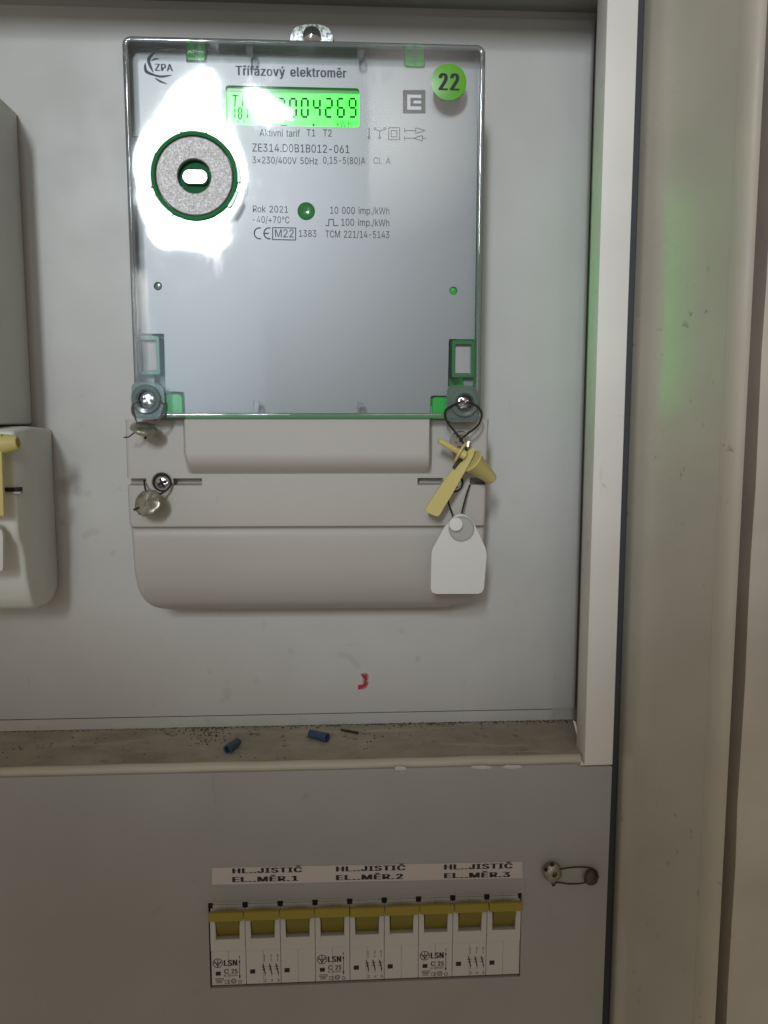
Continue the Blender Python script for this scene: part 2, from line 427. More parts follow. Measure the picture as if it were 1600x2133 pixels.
# outlines of the printed letters (advance, contours), 254 units to the capital height
GLYPHS = {
    ' ': (140, ''),
    '(': (137, '45:103,46:132,50:162,57:192,66:221,76:247,88:270,118:270,106:242,95:214,87:185,81:157,77:129,76:103,77:80,80:57,86:33,94:8,105:-19,118:-48,88:-48,69:-11,56:27,47:66'),
    ')': (137, '19:-48,32:-18,43:9,51:34,57:58,60:81,61:103,60:129,56:157,50:185,41:214,31:242,19:270,48:270,60:247,71:221,80:192,86:162,91:132,92:103,89:65,81:27,67:-11,48:-48'),
    '+': (227, '99:17,99:182,128:182,128:17 31:86,31:113,195:113,195:86'),
    ',': (94, '19:-60,34:36,68:36,42:-60'),
    '-': (227, '168:122,168:94,57:94,57:122'),
    '.': (94, '48:-2,39:-1,31:4,26:12,25:20,26:29,31:37,39:42,48:43,56:42,64:37,69:29,71:20,69:12,64:4,56:-1'),
    '/': (125, '117:266,36:-38,7:-38,89:266'),
    '0': (227, '113:-3,87:0,65:12,47:31,34:57,27:89,24:127,27:165,35:197,48:223,65:242,87:254,113:258,139:254,161:242,179:223,192:197,200:165,203:127,200:89,192:57,179:31,162:12,140:0 113:25,131:28,145:37,157:52,165:72,170:97,172:127,170:157,165:182,157:203,145:218,131:227,113:230,96:227,82:218,70:203,62:182,56:157,55:127,56:97,62:72,70:52,82:37,96:28'),
    '1': (227, '38:0,38:27,195:27,195:0 138:254,138:0,106:0,106:224,105:224,43:179,43:213,99:254'),
    '2': (227, '32:0,32:24,117:114,141:141,149:153,155:163,159:174,160:186,159:198,154:209,146:218,137:224,125:228,112:230,98:228,86:224,77:216,69:207,65:195,64:181,33:181,35:202,43:221,55:237,72:248,91:255,112:258,134:255,153:248,169:237,181:223,188:205,191:186,189:172,185:159,179:145,168:129,133:90,76:30,76:28,195:28,195:0'),
    '3': (227, '109:-3,87:-1,66:5,49:15,35:29,26:46,22:66,55:66,57:54,63:44,72:35,83:30,95:26,109:25,124:26,138:30,149:37,157:46,163:58,165:72,163:86,158:98,150:109,137:117,121:122,101:124,78:124,78:150,144:224,144:226,35:226,35:254,186:254,186:230,106:139,106:144,132:144,154:138,172:127,185:111,194:93,196:72,194:51,185:33,172:18,154:6,133:-1'),
    '4': (227, '20:53,20:79,123:254,155:254,54:83,54:81,207:81,207:53 141:0,141:61,141:73,141:159,171:159,171:0'),
    '5': (227, '111:-3,89:-1,70:6,54:16,41:30,33:47,30:65,61:65,64:54,69:44,77:36,87:30,98:26,111:25,125:27,138:32,149:41,157:52,162:66,164:81,162:97,157:111,148:122,137:131,124:137,109:138,96:137,84:134,73:129,64:123,34:126,48:254,183:254,183:226,75:226,67:151,68:151,77:157,89:162,101:166,115:167,131:165,147:160,161:153,172:143,182:130,189:116,194:99,195:82,193:58,184:38,171:21,154:8,134:-1'),
    '6': (227, '113:-3,91:-1,71:7,55:20,42:37,34:58,32:81,34:100,40:119,51:142,69:170,126:254,161:254,75:131,73:131,77:137,83:144,90:149,98:153,107:156,117:157,139:155,158:147,173:136,185:120,192:101,194:79,192:56,184:36,171:20,155:7,135:-1 113:24,127:26,139:31,149:40,157:51,162:64,164:79,162:94,157:107,149:118,139:126,127:131,113:133,99:131,87:126,77:118,69:107,64:94,62:79,64:64,69:51,77:40,87:31,99:26'),
    '7': (227, '48:0,162:224,162:226,31:226,31:254,195:254,195:224,82:0'),
    '8': (227, '113:-3,89:-1,68:6,50:17,37:31,29:48,26:68,28:83,33:98,40:110,51:121,63:128,76:132,76:133,59:141,46:154,38:171,35:190,38:209,45:225,57:239,73:249,92:256,113:258,134:256,153:249,169:239,181:225,188:209,191:190,188:171,180:154,167:141,150:133,150:132,164:128,176:121,186:110,194:98,199:83,200:68,198:48,189:31,176:17,158:6,137:-1 113:25,129:26,142:30,153:37,161:46,167:57,168:69,167:83,161:94,153:104,141:111,128:116,113:118,98:116,85:111,73:104,65:94,59:83,58:69,59:57,64:46,73:37,84:30,97:26 113:145,126:146,137:150,146:157,154:165,158:176,160:188,158:200,154:210,147:218,138:225,126:229,113:230,100:229,89:225,79:218,72:210,68:200,66:188,68:176,72:165,79:157,89:150,100:146'),
    '9': (227, '113:258,135:255,155:247,171:234,184:217,192:197,194:173,192:155,186:135,175:112,158:84,100:0,65:0,151:124,154:124,149:117,144:111,137:105,128:101,119:98,109:97,87:100,69:107,53:119,41:134,34:154,32:176,34:198,42:218,55:235,71:247,91:255 113:230,99:228,87:223,77:215,69:204,64:191,63:176,64:161,69:148,77:137,87:129,99:123,113:122,127:123,139:129,149:137,157:147,162:160,164:175,162:190,157:204,150:215,139:223,127:228'),
    'A': (240, '8:0,101:254,138:254,231:0,198:0,144:151,132:186,116:239,123:239,106:185,95:151,43:0 55:71,55:99,185:99,185:71'),
    'B': (228, '30:0,30:254,121:254,145:252,164:245,180:235,190:221,197:205,199:187,198:172,193:160,187:150,178:143,168:137,157:133,157:131,170:129,182:123,192:114,201:102,207:86,209:68,207:50,200:33,189:20,172:9,151:2,123:0 62:29,122:29,148:31,165:40,175:53,178:68,176:81,171:92,163:102,153:109,140:114,124:115,62:115 62:143,119:143,132:144,144:148,154:155,162:163,166:174,168:186,165:202,156:214,141:223,120:226,62:226'),
    'C': (255, '134:-3,103:1,75:12,52:32,35:58,24:90,20:127,24:165,35:197,52:223,75:242,103:254,134:258,152:256,170:252,186:245,201:236,214:224,224:209,232:193,236:174,204:174,200:186,195:197,187:206,179:214,169:220,158:224,146:227,134:228,111:225,92:216,75:202,62:182,54:157,52:127,54:97,63:72,75:53,92:38,112:29,134:26,146:27,158:30,169:34,179:40,187:48,195:57,200:68,204:80,236:80,232:62,224:45,214:31,201:19,187:9,170:2,153:-2'),
    'D': (251, '109:0,48:0,48:29,107:29,136:31,159:40,177:55,189:75,197:99,200:128,197:156,190:180,177:200,160:214,138:223,110:226,47:226,47:254,113:254,147:251,176:239,200:221,217:196,227:164,231:128,227:91,217:59,199:34,175:15,145:4 62:254,62:0,30:0,30:254'),
    'E': (209, '30:0,30:254,186:254,186:226,62:226,62:143,178:143,178:114,62:114,62:29,188:29,188:0'),
    'H': (258, '30:0,30:254,62:254,62:144,196:144,196:254,228:254,228:0,196:0,196:116,62:116,62:0'),
    'I': (150, '16:0,16:29,59:29,59:226,16:226,16:254,135:254,135:226,91:226,91:29,135:29,135:0'),
    'J': (198, '93:-3,62:2,38:16,22:40,17:73,17:86,49:86,49:73,52:52,61:37,75:28,93:25,110:28,124:37,133:52,136:73,136:254,168:254,168:73,163:40,147:16,123:2'),
    'L': (196, '30:0,30:254,62:254,62:29,181:29,181:0'),
    'M': (314, '30:0,30:254,76:254,139:94,144:79,150:61,156:42,161:24,154:24,159:41,165:61,171:79,176:94,238:254,284:254,284:0,252:0,252:145,252:163,253:184,253:207,253:229,256:229,249:205,241:181,234:161,228:145,171:0,143:0,85:145,80:160,72:181,65:204,56:229,59:229,60:208,60:186,61:164,61:145,61:0'),
    'N': (262, '30:0,30:254,68:254,172:91,181:75,194:53,207:27,202:27,200:54,200:79,199:97,199:254,232:254,232:0,193:0,101:145,89:165,74:191,54:226,60:227,61:192,62:164,62:145,62:0'),
    'P': (222, '30:0,30:254,118:254,144:252,166:244,183:231,195:215,202:195,204:174,202:152,195:133,183:116,166:104,144:96,118:93,55:93,55:121,116:121,134:123,149:128,159:136,167:147,171:160,172:174,171:188,167:201,159:211,148:219,134:224,116:226,62:226,62:0'),
    'R': (224, '30:0,30:254,118:254,145:252,167:244,183:232,195:217,202:198,205:176,202:154,195:136,183:120,166:109,145:101,118:99,48:99,48:128,117:128,135:129,149:133,160:141,167:150,171:162,173:176,171:190,167:202,159:212,149:220,134:224,116:226,62:226,62:0 177:0,115:115,151:115,214:0'),
    'S': (223, '112:-4,86:-2,64:5,46:15,32:30,23:48,19:68,52:68,55:55,62:44,71:35,83:29,97:26,112:25,128:26,143:30,155:37,165:46,171:57,173:70,171:81,166:89,158:96,148:102,122:111,92:120,64:130,43:145,30:163,26:186,29:206,37:224,51:238,69:249,90:256,114:258,137:256,158:249,175:238,189:224,197:208,200:189,169:189,163:206,151:219,134:227,112:229,97:228,84:224,73:218,64:209,59:199,58:188,60:176,65:167,74:160,85:154,106:147,132:140,156:132,168:126,179:119,189:110,197:99,202:85,204:69,201:50,193:32,180:17,162:5,139:-2'),
    'T': (224, '16:226,16:254,208:254,208:226,128:226,128:0,96:0,96:226'),
    'V': (240, '102:0,8:254,42:254,96:103,108:69,124:15,117:15,133:69,145:103,197:254,231:254,139:0'),
    'W': (343, '78:0,8:254,41:254,82:98,88:73,93:47,98:20,95:20,100:47,106:73,112:98,153:254,190:254,231:98,237:73,243:47,249:20,244:20,249:47,255:73,261:98,302:254,335:254,265:0,228:0,184:161,176:196,168:237,175:237,167:197,159:161,115:0'),
    'Z': (219, '21:0,21:23,137:193,153:215,170:238,174:227,143:226,111:226,20:226,20:254,198:254,198:231,84:64,67:40,49:17,45:27,76:28,107:29,200:29,200:0'),
    'a': (195, '80:-4,63:-3,47:2,34:11,24:22,17:37,15:54,17:69,22:80,29:90,39:97,50:102,63:105,89:110,117:113,126:115,133:117,136:121,138:127,138:128,137:139,133:148,128:156,120:161,110:164,98:165,85:164,75:161,66:156,59:150,54:144,50:137,20:146,29:161,39:173,52:182,66:188,82:191,97:192,119:190,131:186,143:180,153:172,161:160,167:145,168:126,168:0,138:0,138:26,136:26,126:12,118:6,108:1,95:-3 85:23,101:24,114:29,124:37,132:47,136:57,138:69,138:95,130:91,116:88,100:86,88:84,67:79,58:75,52:70,47:62,46:52,47:43,51:36,57:30,65:26,74:24'),
    'e': (202, '106:-4,80:-1,58:8,41:23,28:42,20:66,17:93,20:121,28:145,40:165,58:180,78:189,103:192,118:191,133:187,147:180,160:170,170:157,179:141,184:121,186:97,186:85,37:85,37:110,169:110,155:101,153:119,149:134,141:147,131:157,118:163,103:165,87:163,73:157,62:147,54:135,50:121,48:105,48:89,50:69,55:53,64:40,76:31,90:25,106:23,117:24,127:26,135:31,143:36,149:44,153:53,182:45,177:32,168:20,156:10,141:2,125:-3'),
    'f': (127, '114:190,114:164,3:164,3:190 40:0,40:216,42:231,48:243,57:252,68:259,80:264,94:265,111:263,121:260,114:234,107:236,97:237,85:235,77:230,72:221,71:209,71:0'),
    'h': (205, '57:113,57:0,26:0,26:254,57:254,57:144,51:144,62:166,76:181,94:189,114:192,132:190,148:184,161:174,170:160,177:142,179:120,179:0,148:0,148:118,145:137,136:152,123:161,105:165,92:163,80:159,71:151,63:141,58:129'),
    'i': (83, '26:0,26:190,57:190,57:0 42:221,34:223,27:227,22:234,21:242,22:249,27:256,34:260,42:262,50:260,57:256,62:249,63:242,62:234,57:227,50:223'),
    'k': (190, '55:68,55:106,60:106,142:190,180:190,92:100,89:100 26:0,26:254,57:254,57:0 147:0,74:93,96:114,186:0'),
    'l': (95, '70:-1,50:2,37:10,29:24,26:42,26:254,57:254,57:49,58:38,60:31,65:27,73:26,80:26,85:27,90:1,81:0'),
    'm': (305, '26:0,26:190,56:190,56:148,54:148,59:162,66:173,75:182,86:188,98:192,110:193,129:190,144:180,154:166,160:147,156:147,161:160,169:172,178:181,190:187,204:192,218:193,234:191,249:186,261:177,270:164,276:148,278:128,278:0,248:0,248:127,245:145,236:156,224:163,209:165,197:164,187:160,179:153,173:145,169:135,168:124,168:0,137:0,137:130,134:144,126:156,115:163,100:165,89:164,79:160,70:154,63:145,58:133,57:119,57:0'),
    'n': (205, '57:113,57:0,26:0,26:190,56:190,56:144,51:144,62:166,76:181,94:189,114:192,132:190,147:184,160:174,170:160,176:142,179:120,179:0,148:0,148:118,145:137,136:152,123:161,105:165,92:163,80:159,71:151,63:141,58:129'),
    'o': (208, '104:-4,79:-1,58:8,41:23,28:43,20:66,17:94,20:122,28:146,41:165,58:180,79:189,104:192,128:189,149:180,167:165,180:146,188:122,191:94,188:66,180:43,167:23,149:8,128:-1 104:23,121:26,135:33,146:44,154:59,158:75,160:94,158:112,154:129,146:144,135:155,121:162,104:165,86:162,73:155,62:144,54:129,50:112,48:94,50:75,54:59,62:44,73:33,86:26'),
    'p': (212, '26:-71,26:190,56:190,56:160,59:160,69:173,76:180,86:186,98:191,115:192,137:189,156:180,173:166,185:146,193:122,195:94,193:66,185:42,173:23,157:8,137:-1,115:-4,99:-3,86:2,76:8,69:16,59:29,57:29,57:-71 110:23,126:26,140:33,150:44,158:58,163:75,164:95,163:114,158:131,150:145,140:156,126:163,110:165,94:163,81:156,70:145,62:131,58:114,56:95,58:75,63:58,70:43,81:32,94:26'),
    'r': (130, '26:0,26:190,56:190,56:160,58:160,65:173,76:184,90:190,107:192,115:192,122:192,122:161,115:162,103:163,91:161,80:157,70:151,63:142,58:131,57:118,57:0'),
    't': (114, '102:190,102:164,3:164,3:190 32:236,63:236,63:49,64:38,68:31,75:26,85:25,93:26,101:27,107:1,96:-1,84:-2,62:1,46:11,36:26,32:46'),
    'v': (195, '81:0,9:190,42:190,83:78,93:43,103:10,92:10,101:43,112:78,152:190,186:190,113:0'),
    'z': (190, '21:0,21:23,127:160,127:161,24:161,24:190,166:190,166:165,63:30,63:28,169:28,169:0'),
    '°': (158, '79:142,64:143,50:149,39:158,29:170,23:184,22:199,23:214,29:228,39:240,50:249,64:254,79:256,94:254,108:249,120:240,129:228,134:214,136:199,134:184,129:170,120:158,108:149,94:143 79:167,88:168,95:171,102:176,107:183,110:190,111:199,110:207,107:215,102:221,95:226,88:230,79:231,71:230,63:226,57:221,52:215,48:207,47:199,48:190,52:183,57:176,63:171,71:168'),
    '×': (227, '174:19,33:160,53:180,194:39 53:19,33:39,174:180,194:160'),
    'á': (195, '80:-4,63:-3,47:2,34:11,24:22,17:37,15:54,17:69,22:80,29:90,39:97,50:102,63:105,89:110,117:113,126:115,133:117,136:121,138:127,138:128,137:139,133:148,128:156,120:161,110:164,98:165,85:164,75:161,66:156,59:150,54:144,50:137,20:146,29:161,39:173,52:182,66:188,82:191,97:192,119:190,131:186,143:180,153:172,161:160,167:145,168:126,168:0,138:0,138:26,136:26,126:12,118:6,108:1,95:-3 85:23,101:24,114:29,124:37,132:47,136:57,138:69,138:95,130:91,116:88,100:86,88:84,67:79,58:75,52:70,47:62,46:52,47:43,51:36,57:30,65:26,74:24 81:214,105:265,139:265,106:214'),
    'í': (83, '26:0,26:190,57:190,57:0 28:214,52:265,86:265,53:214'),
    'ý': (195, '24:-69,31:-43,36:-44,44:-45,52:-44,59:-42,65:-37,71:-29,75:-18,81:-1,9:190,42:190,83:78,93:43,103:10,92:10,101:43,112:78,153:190,186:190,102:-29,96:-43,88:-54,80:-62,70:-68,58:-71,46:-73,32:-72 84:214,108:265,142:265,109:214'),
    'Č': (255, '134:-3,103:1,75:12,52:32,35:58,24:90,20:127,24:165,35:197,52:223,75:242,103:254,134:258,152:256,170:252,186:245,201:236,214:224,224:209,232:193,236:174,204:174,200:186,195:197,187:206,179:214,169:220,158:224,146:227,134:228,111:225,92:216,75:202,62:182,54:157,52:127,54:97,63:72,75:53,92:38,112:29,134:26,146:27,158:30,169:34,179:40,187:48,195:57,200:68,204:80,236:80,232:62,224:45,214:31,201:19,187:9,170:2,153:-2 109:329,133:299,157:329,188:329,188:328,148:282,119:282,79:328,79:329'),
    'Ě': (209, '30:0,30:254,186:254,186:226,62:226,62:143,178:143,178:114,62:114,62:29,188:29,188:0 84:329,109:299,133:329,164:329,164:328,123:282,94:282,54:328,54:329'),
    'ě': (202, '106:-4,80:-1,58:8,41:23,28:42,20:66,17:93,20:121,28:145,40:165,58:180,78:189,103:192,118:191,133:187,147:180,160:170,170:157,179:141,184:121,186:97,186:85,37:85,37:110,169:110,155:101,153:119,149:134,141:147,131:157,118:163,103:165,87:163,73:157,62:147,54:135,50:121,48:105,48:89,50:69,55:53,64:40,76:31,90:25,106:23,117:24,127:26,135:31,143:36,149:44,153:53,182:45,177:32,168:20,156:10,141:2,125:-3 77:265,102:235,126:265,157:265,157:263,116:218,87:218,47:263,47:265'),
    'ř': (130, '26:0,26:190,56:190,56:160,58:160,65:173,76:184,90:190,107:192,115:192,122:192,122:161,115:162,103:163,91:161,80:157,70:151,63:142,58:131,57:118,57:0 47:265,72:235,96:265,126:265,126:263,86:218,57:218,17:263,17:265'),
}
TESS = {}
def glyph_mesh(ch):
    if ch not in TESS:
        adv, d = GLYPHS[ch]
        loops = [[tuple(int(q) for q in p.split(':')) for p in lp.split(',')] for lp in d.split(' ')] if d else []
        # inner contours wind the other way: put each hole with the outline round it
        def area(l): return sum(l[i-1][0]*l[i][1]-l[i][0]*l[i-1][1] for i in range(len(l)))/2
        def inl(p, l):
            c = False
            for i in range(len(l)):
                (x1, y1), (x2, y2) = l[i-1], l[i]
                if (y1 > p[1]) != (y2 > p[1]) and p[0] < (x2-x1)*(p[1]-y1)/(y2-y1)+x1: c = not c
            return c
        outs, holes = [], []
        for l in loops:
            (holes if any(k is not l and abs(area(k)) > abs(area(l)) and all(inl(p, k) for p in l[:3]) for k in loops) else outs).append(l)
        vs, fs = [], []
        for no, o in enumerate(outs):
            grp = [o]+[h for h in holes if inl(h[0], o)]
            b = len(vs); tr = tessellate_polygon([[Vector((x, y, 0)) for x, y in l] for l in grp])
            vs += [(p[0], p[1], no) for l in grp for p in l]; fs += [tuple(b+i for i in t) for t in tr]
        TESS[ch] = (adv, vs, fs)
    return TESS[ch]
def glyphs(s, bold):
    vs, fs = [], []; x = 0
    n = 1 if bold == 0 else 3
    for ch in s:
        adv, gv, gf = glyph_mesh(ch)
        for c in range(n):
            b = len(vs); dx = bold*500*(c-(n-1)/2)
            vs += [Vector(((x+p[0]+dx)/500, p[1]/500, c*3+p[2])) for p in gv]; fs += [tuple(b+i for i in f) for f in gf]
        x += adv+bold*500*1.2
    return vs, fs
CAP = 254/500
def text(s, x0, x1, base, cap, Y, mat, parent, bold=0.0, slope=0.0, name='lettering', shear=0.0):
    """s set between pixel columns x0..x1 on the pixel row base, capitals cap pixels high, on the plane Y"""
    vs, fs = glyphs(s, bold)
    a, b = P(x0, base, Y), P(x1, base, Y); lo = min(v.x for v in vs); hi = max(v.x for v in vs)
    h = cap*mmpx((x0+x1)/2, base, Y); out = []
    for v in vs:
        t = (v.x-lo)/(hi-lo); zz = v.y/CAP*h
        out.append((a.x+(b.x-a.x)*t+shear*zz, Y-0.003*v.z, a.z+zz+slope*(b.x-a.x)*t))
    return obj(name, out, fs, mat, parent)

def screw_head(name, c, r, mat, parent, rot=0.3):
    c = Vector(c); vs, fs = [], []; nr, na = 14, 48
    for j in range(nr+1):
        rr = r*j/nr
        for i in range(na):
            a = 2*math.pi*i/na; x, z = rr*math.cos(a), rr*math.sin(a)
            q = rr/r; h = 0.34*r*math.sqrt(max(0, 1-q*q*0.92))
            xr = x*math.cos(rot)+z*math.sin(rot); zr = -x*math.sin(rot)+z*math.cos(rot)
            s = min(abs(xr), abs(zr))
            if q < 0.72: h -= 0.40*r*max(0, min(1, (0.17*r-s)/(0.06*r)))*min(1, (0.72-q)/0.15)
            vs.append(c+Vector((x, -h, z)))
    for j in range(nr):
        for i in range(na):
            i2 = (i+1) % na; fs.append((j*na+i, j*na+i2, (j+1)*na+i2, (j+1)*na+i))
    return obj(name, vs, fs, mat, parent, True, 50)

# ================================================================== THE CABINET
ZTOP, ZSH, YB = 208.0, -166.5, 50.0
XL = -420.0
cab = thing('meter_cabinet', 'pale grey painted steel meter cabinet recess with white front post and dusty shelf', 'cabinet', (0, 50, ZSH))
mp = slab('mounting_panel', rpoly([(XL, -159.8), (130.1, -159.8), (130.5, 203), (XL, 203)], 0.6), [], YB, YB+2, M_PANEL, cab, 0.3)
box('back_sheet', XL, 133, YB+2.6, YB+4, -168, 212, M_PANEL, cab)
box('lower_rail', XL, 118, YB+0.6, YB+2.4, -168, -160.6, M_PANEL, cab, 0.2)
# side wall, leaning outwards towards the back
vs = [(120.6, 0.4, -169), (120.6, 0.4, 212), (131.6, YB+2.4, 212), (131.6, YB+2.4, -169),
      (122, 0.4, -169), (122, 0.4, 212), (133, YB+2.4, 212), (133, YB+2.4, -169)]
obj('side_wall', vs, [(0, 1, 2, 3), (4, 5, 6, 7), (0, 1, 5, 4), (3, 2, 6, 7), (1, 2, 6, 5), (0, 3, 7, 4)], M_SIDE, cab)
box('front_post', 120.4, 134.6, -0.6, 14, -170.4, 235, M_POST, cab, 0.35, 3)
obj('ceiling_panel', [(XL, -14, ZTOP+1.5), (134, -14, ZTOP+1.5), (134, YB+2.5, ZTOP), (XL, YB+2.5, ZTOP),
                      (XL, -14, ZTOP+3.5), (134, -14, ZTOP+3.5), (134, YB+2.5, ZTOP+2), (XL, YB+2.5, ZTOP+2)],
    [(0, 1, 2, 3), (4, 5, 6, 7), (0, 1, 5, 4), (1, 2, 6, 5), (2, 3, 7, 6), (3, 0, 4, 7)], M_CEIL, cab)
# shelf sheet with its rolled lip
sh = slab('shelf', [(XL, 4), (120.2, 4), (129.3, YB+0.4), (XL, YB+0.4)], [], 0, 1, M_SHELF, cab)
# (slab works in X-Z: turn it flat)
for v in sh.data.vertices:
    w_ = (Vector(v.co)+wloc(cab))/K; v.co = Vector((w_.x, w_.z, ZSH-w_.y))*K-wloc(cab)
prof = []
for i in range(11):
    a = R(90+150*i/10); prof.append((4+2.7*math.cos(a), ZSH-2.35+2.7*math.sin(a)))
prof += [(4.6, ZSH-4.2), (4.6, ZSH+0.2)]
n = len(prof); vs = []
NX = 60
for j in range(NX+1):
    x = XL+(119.0-XL)*j/NX
    dz = 0.15*math.sin(j*1.3)+0.1*math.sin(j*0.37)
    for y_, z_ in prof: vs.append((x, y_-0.6, z_+dz))
fs = [(j*n+i, j*n+(i+1) % n, (j+1)*n+(i+1) % n, (j+1)*n+i) for j in range(NX) for i in range(n)]
fs += [tuple(range(n)), tuple(NX*n+i for i in range(n))]
obj('shelf_lip', vs, fs, M_LIP, sh, True, 50)
# red number on the panel
def stroke_num(pts, wd, Y, mat, parent, name):
    path = smooth_path([P(a, b, Y) for a, b in pts], 6); pl = []
    for i in range(len(path)-1):
        a, b = path[i], path[i+1]
        pl.append(line((a.x, a.z), (b.x, b.z), wd))
    o = polys(name, pl, Y, mat, parent)
    for i, v in enumerate(o.data.vertices): v.co.y -= 0.00001*(i//4 % 5)
    return o
o = stroke_num([(754, 1409), (760, 1406), (764, 1410), (759, 1416), (763, 1420), (760, 1428), (754, 1431), (746, 1431)], 2.7, YB-0.08, M_RED, mp, 'painted_number')
o['label'] = 'small red hand painted 3 on the mounting panel'

# ------------------------------------------------------------------ metal surround on the right and the wall beyond
fr = thing('door_frame', 'olive beige metal door frame right of the white post, with a faint green reflection', 'door frame', (140, 0, -330))
zz = [-345+690*i/24 for i in range(25)]
def profile(name, pr, mat):
    n = len(pr); vs = [(a, b, z) for z in zz for a, b in pr]
    fs = [(j*n+i, j*n+(i+1) % n, (j+1)*n+(i+1) % n, (j+1)*n+i) for j in range(24) for i in range(n)]
    return obj(name, vs, fs, mat, fr, True, 40)
profile('frame_profile', [(141.4, 30), (141.4, 4.5), (142.3, 2.0), (145.5, -4.5), (146.0, -5.6), (161.7, -39.9), (162.2, -41.0), (163.4, -40.4), (147.0, -3.4), (144.2, 3), (143.2, 30)], M_JAMB)
profile('rolled_edge', [(162.22, -41.05), (162.9, -43.0), (164.0, -45.2), (165.4, -46.8), (167.0, -47.7), (168.6, -47.9), (169.6, -47.4), (170.0, -46), (170.0, -10), (168.4, -10), (168.4, -45.4), (166.4, -45.2), (164.9, -43.0), (163.5, -40.6)], M_EDGE)
box('gap_shade_strip', 134.8, 141.3, 9.5, 13.5, -345, 345, simple('gap_shade', (0.055, 0.058, 0.06), 0.7), fr, 0.6)  # dark strip added in the gap by the post, shade put into its colour
box('gap_dark_sheet', 169.8, 180, -9, -7, -345, 345, M_DARK, fr)  # near-black sheet painting the shade of the gap before the wall
wl = obj('wall', [(179.0+0.5*math.sin(z*0.11)+0.3*math.sin(z*0.37), -40, z) for z in zz]+[(700, -40, z) for z in zz]+[(179.6, 60, z) for z in zz],
         [(i, i+1, 26+i, 25+i) for i in range(24)]+[(i, i+1, 51+i, 50+i) for i in range(24)], M_WALL, None)
wl['kind'] = 'structure'

# ================================================================== LOWER PANEL WITH THE BREAKERS
WX0, WX1, WZ0, WZ1 = -67.2, 90.0, -282.6, -236.9
lp = thing('breaker_cover_panel', 'grey metal cover panel with a cut-out for the breakers below the shelf', 'panel', (0, 0, -345))
slab('panel_sheet', rpoly([(XL, -345), (133.4, -345), (134.3, -171.0), (118.5, -171.0), (116.0, -169.6), (XL, -169.6)], 0.8),
     [[(WX0, WZ0), (WX1, WZ0), (WX1, WZ1), (WX0, WZ1)]], -0.9, 0.9, M_LOWER, lp)
box('inner_dark', WX0-12, WX1+12, 12, 13, WZ0-12, WZ1+12, M_DARK, lp)
lb = XZ([(442, 1808), (1088, 1795.5), (1089, 1829), (442, 1843)], -1.1)
ls = slab('label_strip', lb, [], -1.1, -0.9, M_LABEL, lp)
ls['label'] = 'white paper strip naming the three main breakers'
sl = (lb[1][1]-lb[0][1])/(lb[1][0]-lb[0][0])
for (x0, x1, x2, y1, y2, num) in ((484, 630, 622, 1819.5, 1837.5, '1'), (700, 845, 840, 1815.5, 1833.5, '2'), (925, 1068, 1063, 1811.5, 1829.5, '3')):
    text('HL..JISTIČ', x0, x1, y1, 11, -1.16, M_INK, ls, 0.05, sl)
    text('EL..MĚR.'+num, x0, x2, y2, 11, -1.16, M_INK, ls, 0.05, sl)
# chipped paint along the upper edge
M_CHIP = paint('bare_primer', (0.62, 0.60, 0.55), 0.6, 0, 0.1)
for cx, wd in ((1003, 24), (1068, 22), (835, 14)):
    pts = [(cx+wd*math.cos(a)*random.uniform(0.8, 1.1), 1600-(cx-835)*0.012+5*math.sin(a)*random.uniform(0.6, 1.1)) for a in [2*math.pi*i/14 for i in range(14)]]
    polys('paint_chip', [XZ(pts, -0.93)], -0.93, M_CHIP, lp)

